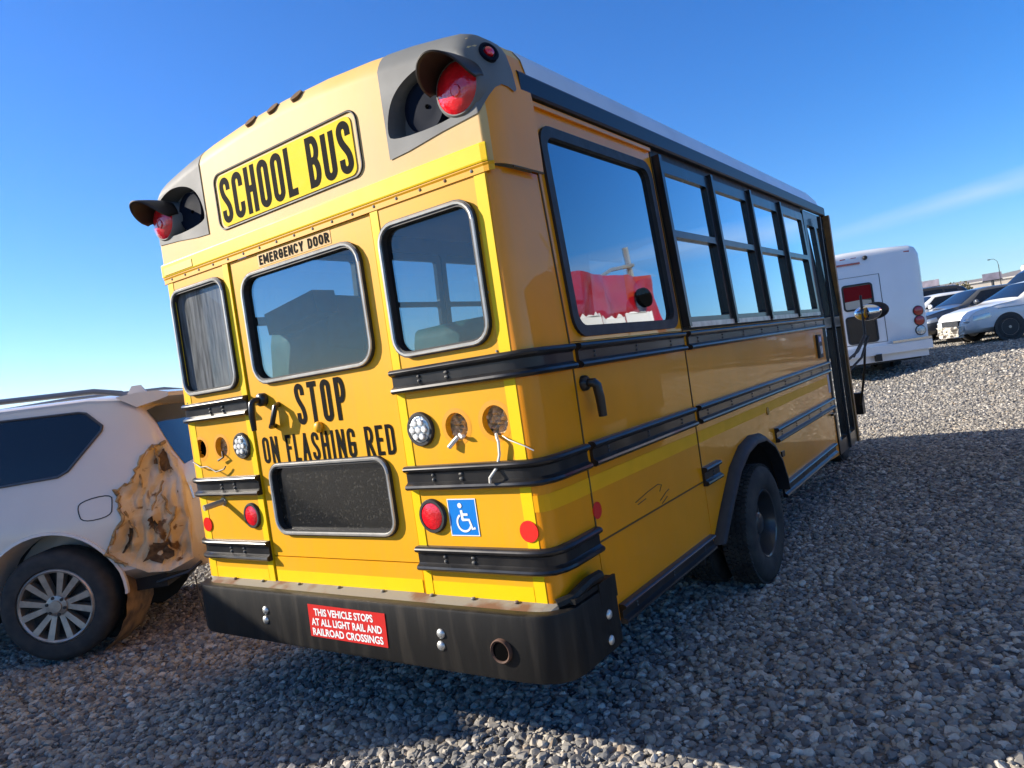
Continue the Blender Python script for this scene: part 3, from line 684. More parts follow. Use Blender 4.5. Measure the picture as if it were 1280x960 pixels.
# upper lip between bumper and body
lip = MB(); rows = []
for (x, y, nx, ny) in bpn[2:14]:
    bx = min(max(x, LX+.01), -.012); rows.append([(x-nx*.055, y-ny*.055, .614), (bx+0, .004 if bx < -.05 else .02, .632)])
lip.grid(rows); part(lip, 'bumper_lip', mRust)
for x in (-2.1,-1.85,-1.55,-1.25,-.95,-.65,-.42,-.2):
    mb = MB(); mb.sphere((x,-.015,.632),.011,8,(1,1,.6)); part(mb, 'lip_screw', mRust, True)
for x, z in ((-1.712,.521),(-1.722,.471),(-.533,.513),(-.541,.462)):
    mb = MB(); mb.sphere((x,-.116,z),.021,12,(1,.6,1)); part(mb, 'bumper_bolt', mSteel, True, bo)
for y, z in ((.246,.507),(.236,.406)):
    mb = MB(); mb.sphere((.054,y,z),.02,12,(.6,1,1)); part(mb, 'bumper_bolt', mSteel, True, bo)
bm = lambda u, v, d: (u, -.1185-.0015*0+d, v)
mb = MB(); mb.add([(-1.372,-.1205,.424),(-.853,-.1205,.420),(-.846,-.1205,.573),(-1.366,-.1205,.580)], [(0,1,2,3)]); st = part(mb, 'crossing_sticker', mRedD, recalc=False)
for i, t_ in enumerate(('THIS VEHICLE STOPS','AT ALL LIGHT RAIL AND','RAILROAD CROSSINGS')):
    ft = font_text(t_, .047, lambda u,v,d: (u, -.1215, v), 0, .528-.0475*i, 1, .028)
    w0 = max(p[0] for p in ft.v)-min(p[0] for p in ft.v); x0 = min(p[0] for p in ft.v)
    tgt = (.40,.475,.475)[i]; xs = (-1.325,-1.352,-1.352)[i]
    ft.v = [(xs+(p[0]-x0)*tgt/w0, p[1], p[2]) for p in ft.v]
    ft.build('sticker_lettering', mWhiteD, st)
mb = MB(); mb.lathe([(.048,.06),(.048,-.012),(.044,-.016),(.038,-.012),(.037,.06),(.0,.06)], (-.226,-.116,.475), (0,1,0), 24); part(mb, 'tow_hole_ring', mat('rust_ring', (.10,.045,.025), .75, var=.5, vscale=40), True, sharp=50)
mb = MB(); mb.panel(disc(-.226,.475,.037), [], rear, -.1245, -.124); part(mb, 'tow_hole', mHole)

# --- lamps
mBead = mat('led_bead', (.8,.8,.76), .1, coat=1)
def lamp(x, z, r, lens, flange=mRubber):
    mb = MB(); mb.lathe([(r,.002),(r,-.010),(r*.94,-.016),(r*.80,-.016),(r*.76,-.006)], (x,0,z), (0,1,0), 28); o = part(mb, 'tail_lamp', flange, True, sharp=40)
    mb = MB(); mb.lathe([(r*.78,-.004),(r*.76,-.014),(r*.5,-.020),(0,-.022)], (x,0,z), (0,1,0), 24); part(mb, 'lamp_lens', lens, True, o)
    if lens is mClear:
        mb = MB()
        for k in range(7):
            a = 2*math.pi*k/6; q = 0 if k == 6 else r*.46
            mb.lathe([(r*.2,-.022),(r*.17,-.028),(0,-.030)], (x+q*math.cos(a),0,z+q*math.sin(a)), (0,1,0), 10)
        mb.each('led_bead', mBead, o, True)
    return o
lamp(-.580,1.347,.074,mClear); lamp(-1.864,1.351,.070,mClear); lamp(-.584,.974,.074,mRedLens); lamp(-1.867,.978,.068,mRedLens)
for x, z, r in ((-.098,.912,.043),(-2.334+.03,.928,.040)):
    mb = MB(); mb.panel(disc(x,z,r), [], rear, -.006, -.001); part(mb, 'rear_reflector', mRedRef)
for x, z, r in HL+HR:
    mb = MB(); G = []
    for i in range(15):
        row = []
        for j in range(15):
            u = -1+2*i/14; v = -1+2*j/14; row.append((x+u*r*1.15, .030+.022*max(0, 1-u*u-v*v)+random.uniform(-.016,.016), z+v*r*1.15))
        G.append(row)
    mb.grid(G); part(mb, 'lamp_socket', mHole if x < -2.2 else mFoam, True)
    mb = MB(); mb.lathe([(r*1.35,-.0006),(r*1.02,-.0012)], (x,0,z), (0,1,0), 24); part(mb, 'lamp_hole_ring', mat('unfaded_yellow', (.72,.30,.004), .45))  # deeper yellow ring of paint round each empty lamp hole
mb = MB(); mb.tube([(-.386,.0,1.30),(-.40,-.012,1.285),(-.425,-.02,1.262)], .010, 6); mb.tube([(-.376,0,1.31),(-.352,-.015,1.30),(-.34,-.02,1.305)], .008, 6); mb.each('cut_cable', mWire, bus, True, loc=OFF)
mb = MB(); mb.tube([(-.19,.0,1.30),(-.175,-.018,1.285),(-.168,-.022,1.27),(-.175,-.018,1.22),(-.195,-.02,1.17),(-.215,-.05,1.135),(-.222,-.042,1.115)], .006, 6); mb.tube([(-.16,0,1.29),(-.12,-.02,1.275),(-.05,-.015,1.245),(-.02,-.005,1.225)], .0025, 5); mb.each('cut_cable', mWire, bus, True, loc=OFF)
mb = MB(); mb.tube([(-2.36,0,1.285),(-2.26,-.02,1.255),(-2.18,-.03,1.258),(-2.1,-.03,1.225),(-2.04,-.02,1.235),(-2.02,-.02,1.25)], .004, 5); mb.tube([(-2.06,0,1.33),(-2.03,-.02,1.30),(-2.08,-.02,1.285)], .006, 5); mb.each('cut_cable', mRubber, bus, True, loc=OFF)
mb = MB(); mb.tube([(-2.115,0,1.055),(-2.12,-.05,1.052),(-2.13,-.115,1.045)], .017, 10); mb.lathe([(.024,-.0),(.024,-.008),(.0,-.008)], (-2.115,0,1.055), (0,1,0), 12); part(mb, 'stub_pipe', mat('dull_pipe', (.42,.38,.30), .5, metal=.4), True)
# accessible decal
part(stripm(-.497,-.345,.889,1.045,-.0015), 'wheelchair_decal', mBlue)
mb = MB(); D_ = lambda u, v, d=0: (-.421+u, -.0030, .967+v)
def rib(pts, t, k=0):
    P = [Vector(p) for p in pts]; V = []
    for i, p in enumerate(P):
        a = P[max(i-1,0)]; b = P[min(i+1,len(P)-1)]; e = (b-a).normalized(); n = Vector((-e.y, e.x))
        for s_ in (1,-1): q = p+n*t/2*s_; V.append((-.421+q.x, -.0026-.0002*k, .967+q.y))
    mb.add(V, [(2*i,2*i+1,2*i+3,2*i+2) for i in range(len(P)-1)])
rib([(-.006,.03),(-.004,-.012)], .013, 0); rib([(-.004,.012),(.026,.012)], .010, 1); rib([(-.006,-.010),(.030,-.010),(.042,-.048),(.058,-.044)], .011, 2)
rib(arcp(.002,-.022,.036,.036,120,335,18), .009, 3)
mb.panel(disc(-.010,.050,.011,16), [], lambda u,v,d: (-.421+u, -.0035, .967+v), 0, None)
part(mb, 'wheelchair_symbol', mWhiteD)
mb = MB(); b_ = .004
mb.panel([(-.497,.889),(-.345,.889),(-.345,1.045),(-.497,1.045)], [[(-.497+b_,.889+b_),(-.345-b_,.889+b_),(-.345-b_,1.045-b_),(-.497+b_,1.045-b_)]], rear, -.0026, -.0020); part(mb, 'decal_border', mWhiteD)

# --- wheels
def bus_wheel(xout, yc, r=.375, w=.225, side_=1, dish=.12):
    ax = (side_,0,0); o0 = (xout, yc, GZ+r-.008)
    mb = MB(); mb.lathe([(.215,-.03),(.235,-.012),(.30,-.004),(.345,-.012),(.366,-.028),(.375,-.05),(.375,-w+.05),(.366,-w+.028),(.345,-w+.012),(.235,-w+.012),(.215,-w+.03)], o0, ax, 64)
    ty = part(mb, 'wheel', mTyre, True, sharp=50)
    tr = MB()
    for k in range(72):
        a = 2*math.pi*k/72
        for j in range(5):
            h = -.045-(w-.09)*j/4; da = (.5 if j % 2 else 0)*2*math.pi/72
            n = Vector((0, math.cos(a+da), math.sin(a+da))); c_ = Vector(o0)+n*(r+.003)+Vector((side_*h,0,0))
            Mx = Matrix(((1,0,0),(0,-n.z,n.y),(0,n.y,n.z)))
            tr.box(c_, (.026,.023,.014), Mx.to_3x3() @ Matrix.Rotation(.35 if j % 2 else -.35, 3, 'Z'))
    part(tr, 'tread', mTyre, False, ty)
    mb = MB(); mb.lathe([(.222,-.03),(.215,-.022),(.205,-.028),(.195,-.07),(.185,-dish),(.16,-dish-.005),(.12,-dish+.01),(.075,-dish+.012),(.07,-dish+.05),(.055,-dish+.06),(0,-dish+.062)], o0, ax, 40)
    part(mb, 'rim', mat('rim_black', (.035,.035,.036), .35, coat=.4), True, ty, sharp=35)
    mb = MB()
    for k in range(8):
        a = 2*math.pi*k/8; mb.cyl((xout+side_*(-dish), yc+.095*math.cos(a), o0[2]+.095*math.sin(a)), (xout+side_*(-dish+.03), yc+.095*math.cos(a), o0[2]+.095*math.sin(a)), .013, n=6)
    mb.each('lug_nut', mBolt, ty)
bus_wheel(.068, 2.42); bus_wheel(-.20, 2.42, dish=.15); bus_wheel(LX-.05, 2.42, side_=-1); bus_wheel(LX+.22, 2.42, side_=-1)
bus_wheel(CX+.92, 6.75); bus_wheel(CX-.92, 6.75, side_=-1)
# flared rubber fender
mb = MB(); sec = []
fa = smoothloop(arch, 1)[2:-2] if False else arch
ctr = Vector((2.42,.40))
for (y, z) in fa:
    d = (Vector((y, z))-ctr).normalized()
    q = lambda k, x: (x, y+d.x*k, z+d.y*k)
    sec.append([q(.035,.001), q(.032,.016), q(.012,.048), q(-.006,.062), q(-.022,.062), q(-.022,.05), q(-.022,-.02)])
mb.grid(sec); part(mb, 'wheel_fender', mRubber, True, sharp=50)
mb = MB(); mb.grid([[(0,y,z),(-.75,y,z)] for y, z in arch]); part(mb, 'wheel_well', mUnder, True)
mb = MB(); mb.grid([[(LX,y,z),(LX+.75,y,z)] for y, z in arch]); part(mb, 'wheel_well', mUnder, True)
mb = MB(); mb.box((-.22,1.60,.40),(.30,.012,.22)); part(mb, 'mud_flap', mRubber)
# --- underside and inside
mb = MB(); mb.box((CX,3.0,.86),(2.33,5.7,.05)); part(mb, 'floor', mFloor)
mb = MB(); mb.box((CX-.45,3.4,.52),(.14,7.0,.18)); mb.box((CX+.45,3.4,.52),(.14,7.0,.18)); mb.cyl((LX+.2,2.42,.33),(-.2,2.42,.33),.08); mb.sphere((CX,2.42,.33),.2,14); mb.cyl((CX,2.42,.36),(CX,5.5,.5),.05); mb.box((CX+.3,.9,.55),(.7,.8,.28)); mb.each('chassis_part', mUnder, bus, True, sharp=40, loc=OFF)
mb = MB(); mb.tube([(-.55,2.1,.5),(-.4,1.2,.42),(-.226,.5,.46),(-.226,-.05,.475)], .034, 10); part(mb, 'exhaust_pipe', mUnder, True)
mb = MB(); mb.grid([[(CX+(x-CX)*.97, y, z-.06) for x, y, z in ring(y, .004)] for y in (.34, 3, 5.8)]); part(mb, 'ceiling', mInter, True)
mb = MB(); mb.box((CX,5.7,1.15),(2.2,.05,.6)); part(mb, 'front_bulkhead', mInter)
def seat(x, y, w, zt=2.02):
    mb = MB()
    G = []
    for (yy, z) in ((0,.95),(-.02,1.2),(.0,1.6),(.03,zt-.08),(.05,zt-.01),(.09,zt+.01),(.125,zt-.02),(.13,zt-.10),(.12,1.6),(.14,1.34),(.22,1.33),(.50,1.37),(.55,1.33),(.55,1.20),(.1,1.18)):
        G.append([(x-w/2, y+yy+.02, z-.02), (x-w/2+.03, y+yy, z), (x, y+yy-.008, z+.006), (x+w/2-.03, y+yy, z), (x+w/2, y+yy+.02, z-.02)])
    mb.grid(G); o = part(mb, 'bench_seat', mSeat, True, sharp=60); 
    lg = MB()
    for sx in (-.35,.35):
        for sy in (.1,.48): lg.cyl((x+sx*w, y+sy, .88), (x+sx*w, y+sy, 1.2), .018, n=8)
    lg.each('seat_leg', mUnder, o, True)
seat(-1.93, .58, .86, 1.99); 
for y in (1.9,2.7,3.5,4.3): seat(-1.93, y, .84, 1.95)
for y in (2.7,3.5): seat(-.47, y, .84, 1.95)
mb = MB(); mb.box((-1.88,.52,2.05),(.46,.16,.13), Matrix.Rotation(R(-8),3,'Y')); mb.box((-1.60,.62,1.95),(.30,.05,.30), Matrix.Rotation(R(12),3,'Y')); mb.each('folded_cushion', mSeat, bus, loc=OFF)
mb = MB(); mb.tube([(-.72,.6,1.2),(-.45,.5,1.75),(-.22,.42,2.2)], .022, 8); mb.tube([(-.30,.45,.9),(-.30,.45,2.25)], .018, 8); mb.tube([(-.85,.6,.9),(-.85,.6,1.5),(-.30,.45,1.55)], .018, 8); mb.each('lift_arm', mat('lift_grey', (.35,.36,.36), .45, metal=.3), bus, True, loc=OFF)
# ================================================================== GROUND
mg, t, p = newmat('gravel_ground')
n = t.nodes; l = t.links
g = n.new('ShaderNodeTexCoord')
v = n.new('ShaderNodeTexVoronoi'); v.inputs['Scale'].default_value = 21; l.new(g.outputs['Object'], v.inputs['Vector'])
v2 = n.new('ShaderNodeTexVoronoi'); v2.feature = 'DISTANCE_TO_EDGE'; v2.inputs['Scale'].default_value = 21; l.new(g.outputs['Object'], v2.inputs['Vector'])
sp = n.new('ShaderNodeSeparateColor'); l.new(v.outputs['Color'], sp.inputs[0])
def stone_ramp(n):
    cr_ = n.new('ShaderNodeValToRGB'); e = cr_.color_ramp; e.interpolation = 'LINEAR'
    pts = [(0,(.075,.075,.078)),(.2,(.145,.145,.145)),(.4,(.22,.212,.20)),(.58,(.285,.262,.225)),(.72,(.34,.30,.24)),(.86,(.44,.405,.345)),(.95,(.56,.53,.47)),(1,(.28,.20,.125))]
    e.elements[0].position = 0; e.elements[0].color = (*pts[0][1],1); e.elements[1].position = 1; e.elements[1].color = (*pts[-1][1],1)
    for q, c in pts[1:-1]: x = e.elements.new(q); x.color = (*c,1)
    return cr_
rp2 = stone_ramp(n); l.new(sp.outputs[0], rp2.inputs[0])
big = n.new('ShaderNodeTexNoise'); big.inputs['Scale'].default_value = .35; big.inputs['Detail'].default_value = 4; l.new(g.outputs['Object'], big.inputs[0])
bm_ = n.new('ShaderNodeMapRange'); bm_.inputs['From Min'].default_value = .3; bm_.inputs['From Max'].default_value = .7; bm_.inputs['To Min'].default_value = .8; bm_.inputs['To Max'].default_value = 1.15; l.new(big.outputs[0], bm_.inputs['Value'])
mx = n.new('ShaderNodeMix'); mx.data_type = 'RGBA'; mx.blend_type = 'MULTIPLY'; mx.inputs['Factor'].default_value = 1; l.new(rp2.outputs[0], mx.inputs['A']); l.new(bm_.outputs[0], mx.inputs['B'])
l.new(mx.outputs['Result'], p.inputs['Base Color']); p.inputs['Roughness'].default_value = .9
mr = n.new('ShaderNodeMapRange'); mr.inputs['From Max'].default_value = .25; l.new(v2.outputs[0], mr.inputs['Value'])
b = n.new('ShaderNodeBump'); b.inputs['Strength'].default_value = 1; b.inputs['Distance'].default_value = .03; l.new(mr.outputs[0], b.inputs['Height']); l.new(b.outputs[0], p.inputs['Normal'])
def rise(x, y):
    t_ = min(1, max(0, (y+1.2*x-11.5)/7)); t_ = t_*t_*(3-2*t_)
    return GZ+.45*t_*min(1, max(0, (y-9)/4))+max(0, min(1.0, (y-25)*.022))
ticks = lambda lo, hi, st: list(np.arange(lo, hi+.01, st))
gx = [-6000,-300,-60]+ticks(-30,30,1.0)+[60,300,6000]; gy = [-6000,-300,-30,-6,0,6]+ticks(9,34,1.0)+[45,71,300,6000]
gm = MB(); gm.grid([[(x, y, rise(x, y)-.012) for y in gy] for x in gx])
struct(gm.build('ground', mg, None, True, 180))
# individual stones near the camera, scattered as ground cover
ms, t, p = newmat('gravel_stone'); n = t.nodes; l = t.links
oi = n.new('ShaderNodeObjectInfo'); rp3 = stone_ramp(n); l.new(oi.outputs['Random'], rp3.inputs[0])
g = n.new('ShaderNodeTexCoord'); z = n.new('ShaderNodeTexNoise'); z.inputs['Scale'].default_value = 3; z.inputs['Detail'].default_value = 4; l.new(g.outputs['Object'], z.inputs[0])
zm = n.new('ShaderNodeMapRange'); zm.inputs['From Min'].default_value = .3; zm.inputs['From Max'].default_value = .7; zm.inputs['To Min'].default_value = .75; zm.inputs['To Max'].default_value = 1.2; l.new(z.outputs[0], zm.inputs['Value'])
mx = n.new('ShaderNodeMix'); mx.data_type = 'RGBA'; mx.blend_type = 'MULTIPLY'; mx.inputs['Factor'].default_value = 1; l.new(rp3.outputs[0], mx.inputs['A']); l.new(zm.outputs[0], mx.inputs['B'])
gp = n.new('ShaderNodeNewGeometry'); zz = n.new('ShaderNodeTexNoise'); zz.inputs['Scale'].default_value = .9; zz.inputs['Detail'].default_value = 5; l.new(gp.outputs['Position'], zz.inputs[0])
zr = n.new('ShaderNodeMapRange'); zr.inputs['From Min'].default_value = .35; zr.inputs['From Max'].default_value = .7; zr.inputs['To Max'].default_value = .38; l.new(zz.outputs[0], zr.inputs['Value'])
md = n.new('ShaderNodeMix'); md.data_type = 'RGBA'; l.new(zr.outputs[0], md.inputs['Factor']); l.new(mx.outputs['Result'], md.inputs['A']); md.inputs['B'].default_value = (.28,.255,.215,1); l.new(md.outputs['Result'], p.inputs['Base Color']); p.inputs['Roughness'].default_value = .82
stones = bpy.data.collections.new('gravel_stones')
for i in range(12):
    b = bmesh.new()
    for k in range(26):
        q = Vector(rng.normal(size=3)).normalized()
        q = Vector(tuple(math.copysign(abs(c)**.72, c) for c in q))
        b.verts.new((q.x*.5*random.uniform(.85,1.05), q.y*.5*random.uniform(.62,.85), q.z*.5*random.uniform(.45,.7)))
    bmesh.ops.convex_hull(b, input=b.verts)
    bmesh.ops.delete(b, geom=[x for x in b.verts if not x.link_faces], context='VERTS')
    bmesh.ops.bevel(b, geom=list(b.edges), offset=.016, segments=1, affect='EDGES', profile=.6)
    me = bpy.data.meshes.new('stone'); b.to_mesh(me); b.free()
    for f in me.polygons: f.use_smooth = False
    me.materials.append(ms); o = bpy.data.objects.new('stone', me); stones.objects.link(o)
def scatter(name, quads, density, smin, smax, seed, zoff):
    mb = MB()
    for q in quads:
        (x0, y0), (x1, y1) = q[0], q[2]; nx, ny = max(1, int(x1-x0)), max(1, int(y1-y0))
        mb.grid([[(x0+(x1-x0)*i/nx, y0+(y1-y0)*j/ny, rise(x0+(x1-x0)*i/nx, y0+(y1-y0)*j/ny)-.010) for j in range(ny+1)] for i in range(nx+1)])
    o = mb.build(name, mg, recalc=False); struct(o, 'stuff')
    ng = bpy.data.node_groups.new(name, 'GeometryNodeTree')
    ng.interface.new_socket('Geometry', in_out='INPUT', socket_type='NodeSocketGeometry'); ng.interface.new_socket('Geometry', in_out='OUTPUT', socket_type='NodeSocketGeometry')
    n = ng.nodes; l = ng.links
    gi = n.new('NodeGroupInput'); go = n.new('NodeGroupOutput')
    dp = n.new('GeometryNodeDistributePointsOnFaces'); dp.distribute_method = 'RANDOM'; dp.inputs['Density'].default_value = density; dp.inputs['Seed'].default_value = seed
    ci = n.new('GeometryNodeCollectionInfo'); ci.inputs['Collection'].default_value = stones; ci.inputs['Separate Children'].default_value = True; ci.inputs['Reset Children'].default_value = True
    ip = n.new('GeometryNodeInstanceOnPoints'); ip.inputs['Pick Instance'].default_value = True
    rr = n.new('FunctionNodeRandomValue'); rr.data_type = 'FLOAT_VECTOR'; rr.inputs[0].default_value = (-.55,-.55,0); rr.inputs[1].default_value = (.55,.55,6.283)
    rs = n.new('FunctionNodeRandomValue'); rs.data_type = 'FLOAT'; rs.inputs[2].default_value = 0; rs.inputs[3].default_value = 1; rs.inputs['Seed'].default_value = 5
    pw = n.new('ShaderNodeMath'); pw.operation = 'POWER'; pw.inputs[1].default_value = 1.7; l.new(rs.outputs[1], pw.inputs[0])
    sm = n.new('ShaderNodeMapRange'); sm.inputs['To Min'].default_value = smin; sm.inputs['To Max'].default_value = smax; l.new(pw.outputs[0], sm.inputs['Value'])
    ri = n.new('FunctionNodeRandomValue'); ri.data_type = 'INT'; ri.inputs[4].default_value = 0; ri.inputs[5].default_value = 11; ri.inputs['Seed'].default_value = 9
    jg = n.new('GeometryNodeJoinGeometry')
    l.new(gi.outputs[0], dp.inputs['Mesh']); l.new(dp.outputs['Points'], ip.inputs['Points']); l.new(ci.outputs[0], ip.inputs['Instance'])
    l.new(ri.outputs[2], ip.inputs['Instance Index']); l.new(rr.outputs[0], ip.inputs['Rotation']); l.new(sm.outputs[0], ip.inputs['Scale'])
    l.new(ip.outputs[0], jg.inputs[0]); l.new(jg.outputs[0], go.inputs[0])
    o.modifiers.new('scatter', 'NODES').node_group = ng
    return o
near = [[(-7,-3),(3.5,-3),(3.5,4.5),(-7,4.5)]]
scatter('gravel', near, 2000, .014, .066, 3, 0)
far_ = [[(-7,4.5),(5,4.5),(5,13),(-7,13)],[(-14,-3),(-7,-3),(-7,13),(-14,13)]]
scatter('gravel_farther_off', far_, 560, .03, .064, 4, 0)
scatter('gravel_in_the_distance', [[(-6,13),(9,13),(9,30),(-6,30)]], 130, .05, .09, 6, 0)

# ================================================================== CARS
mCarGlass = mat('car_glass', (.010,.013,.015), .06, coat=.3, spec=.45)
mCarTyre = mat('car_tyre', (.02,.02,.02), .75, col2=(.045,.04,.036), vscale=14)
mAlloy = mat('alloy', (.50,.44,.38), .42, metal=.8, var=.25, vscale=20)
mDarkTrim = mat('dark_trim', (.02,.02,.022), .5)
mChrome = mat('chrome', (.7,.7,.7), .12, metal=1); mDullTrim = mat('dull_window_trim', (.10,.10,.105), .35, metal=.6)
mHead = mat('headlight', (.6,.62,.62), .08, metal=.4, coat=1)
mTail = mat('tail_red', (.35,.01,.01), .15, coat=1)
def paint(name, c, rough=.3, **k): return mat(name, c, rough, coat=.8, coat_rough=.05, **k)
def lerp(a, b, t): return a+(b-a)*t
class CarBody:
    def __init__(s, L, w, top, zb, z0=.28, ends=((0,.78),(.08,.90),(.35,.985),(.8,1)), ns=40, lean=.42, xs=None):
        s.L, s.w, s.top, s.zb, s.z0, s.lean = L, w, top, zb, z0, lean
        s.ends = ends; s.ns = ns
        s.xs = xs or [L*i/(ns-1) for i in range(ns)]
    def zt(s, x): return float(np.interp(x, [p[0] for p in s.top], [p[1] for p in s.top]))
    def half(s, x):
        e = s.ends; a = np.interp(x, [q[0] for q in e], [q[1] for q in e]); b = np.interp(s.L-x, [q[0] for q in e], [q[1] for q in e]); return s.w*float(min(a, b))
    def belt(s, x): return min(s.zb, s.zt(x))
    def wt(s, x):
        w = s.half(x); return max(.3, .95*w-s.lean*max(0, s.zt(x)-s.belt(x)))
    def ring(s, x):
        w = s.half(x); zt = s.zt(x); zb = s.belt(x); wt = s.wt(x); z0 = s.z0; d = max(zt-zb, .03)
        return [(0,z0),(.80*w,z0),(.965*w,z0+.10),(w,lerp(z0,zb,.42)),(.995*w,lerp(z0,zb,.72)),(.975*w,zb-.06),(.95*w,zb-.005),
                (lerp(.95*w,wt,.5)+.012,lerp(zb,zt-.07*min(1,d*4),.5)),(wt+.01,zt-.07*min(1,d*4)),(wt-.04,zt-.022*min(1,d*4)),(wt-.14,zt),(wt*.45,zt+.012),(0,zt+.016)]
    def y(s, x, z):
        r = s.ring(x)[2:]
        for a, b in zip(r, r[1:]):
            if a[1] <= z <= b[1]+1e-6 and b[1] > a[1]: return lerp(a[0], b[0], (z-a[1])/(b[1]-a[1]))
        return r[0][0] if z < r[0][1] else r[-3][0]
    def mesh(s):
        mb = MB(); G = []
        for x in s.xs:
            r = s.ring(x); G.append([(x, -y, z) for y, z in r[::-1]]+[(x, y, z) for y, z in r[1:]])
        mb.grid(G); k = len(G[0]); mb.add(G[0], [tuple(range(k))]); mb.add(G[-1], [tuple(range(k))]); return mb
    def side(s, poly, off, sgn, nx=10, nz=4):
        """a patch lying on the side surface; poly = 4 corners (x, z): bl, br, tr, tl"""
        mb = MB(); G = []
        bl, br, tr, tl = poly
        for i in range(nx+1):
            a = i/nx; row = []
            for j in range(nz+1):
                c = j/nz; b_ = (lerp(bl[0],br[0],a), lerp(bl[1],br[1],a)); t_ = (lerp(tl[0],tr[0],a), lerp(tl[1],tr[1],a))
                x, z = lerp(b_[0],t_[0],c), lerp(b_[1],t_[1],c); row.append((x, sgn*(s.y(x, z)+off), z))
            G.append(row)
        mb.grid(G); return mb
    def over(s, x0, x1, f0, f1, off, nx=8, ny=8):
        mb = MB(); G = []
        for i in range(nx+1):
            x = lerp(x0, x1, i/nx); f = lerp(f0, f1, i/nx); w = s.wt(x)-.05; row = []
            for j in range(ny+1):
                y = lerp(-1, 1, j/ny)*w*f; ya = abs(y); r = s.ring(x)
                z = np.interp(ya, [q[0] for q in r[::-1][:5]], [q[1] for q in r[::-1][:5]])
                row.append((x, y, float(z)+off))
            G.append(row)
        mb.grid(G); return mb
def car_wheel(parent, x, y, r, sgn, rim=.66, spokes=10, w=.21, zc=None, alloy=None):
    zc = r if zc is None else zc
    mb = MB(); R_ = r; q = rim*r
    mb.lathe([(q,-.03),(q+.012,-.008),(r*.86,0),(r*.95,-.014),(r,-.045),(r,-w+.04),(r*.95,-w),(q,-w)], (x,y,zc), (0,sgn,0), 40); ty = mb.build('wheel', mCarTyre, parent, True, 50)
    mb = MB(); mb.lathe([(q+.006,-.018),(q*.97,-.006),(q*.92,-.016),(q*.90,-.09),(q*.85,-.14),(0,-.145)], (x,y,zc), (0,sgn,0), 40)
    bk = mb.build('rim', alloy or mAlloy, ty, True, 40)
    d = MB(); d.lathe([(q*.87,-.10),(0,-.10)], (x,y,zc), (0,sgn,0), 30); d.build('brake_shadow_plate', mDarkTrim, ty)
    mb = MB()
    for k in range(spokes):
        a = 2*math.pi*(k//2)/(spokes/2)+(.24 if k % 2 else -.24); a2 = 2*math.pi*(k//2)/(spokes/2)+(.16 if k % 2 else -.16)
        for (ra, rb, wa, wb, ang0, ang1) in ((q*.22, q*.95, .017, .023, a2*1, a),):
            p0 = Vector((math.cos(ang0), 0, math.sin(ang0)))*ra; p1 = Vector((math.cos(ang1), 0, math.sin(ang1)))*rb
            e = (p1-p0).normalized(); nn = Vector((-e.z, 0, e.x)); o = Vector((x, y, zc)); A = Vector((0, sgn, 0))
            V = []
            for pp, ww, h in ((p0, wa, -.030), (p1, wb, -.012)):
                V += [o+pp+nn*ww+A*h, o+pp-nn*ww+A*h, o+pp-nn*ww*1.2+A*(h-.05), o+pp+nn*ww*1.2+A*(h-.05)]
            mb.add(V, [(0,1,5,4),(1,2,6,5),(2,3,7,6),(3,0,4,7),(0,3,2,1),(4,5,6,7)])
    mb.lathe([(q*.30,-.06),(q*.28,-.02),(q*.17,-.012),(q*.16,-.004),(0,-.002)], (x,y,zc), (0,sgn,0), 24)
    mb.build('spokes', alloy or mAlloy, ty, True, 30)
    mb = MB()
    for k in range(6):
        a = 2*math.pi*k/6+.3; mb.cyl((x+q*.235*math.cos(a), y-sgn*.03, zc+q*.235*math.sin(a)), (x+q*.235*math.cos(a), y-sgn*.010, zc+q*.235*math.sin(a)), .012, n=6)
    mb.each('lug_nut', mDarkTrim, ty)
    return ty
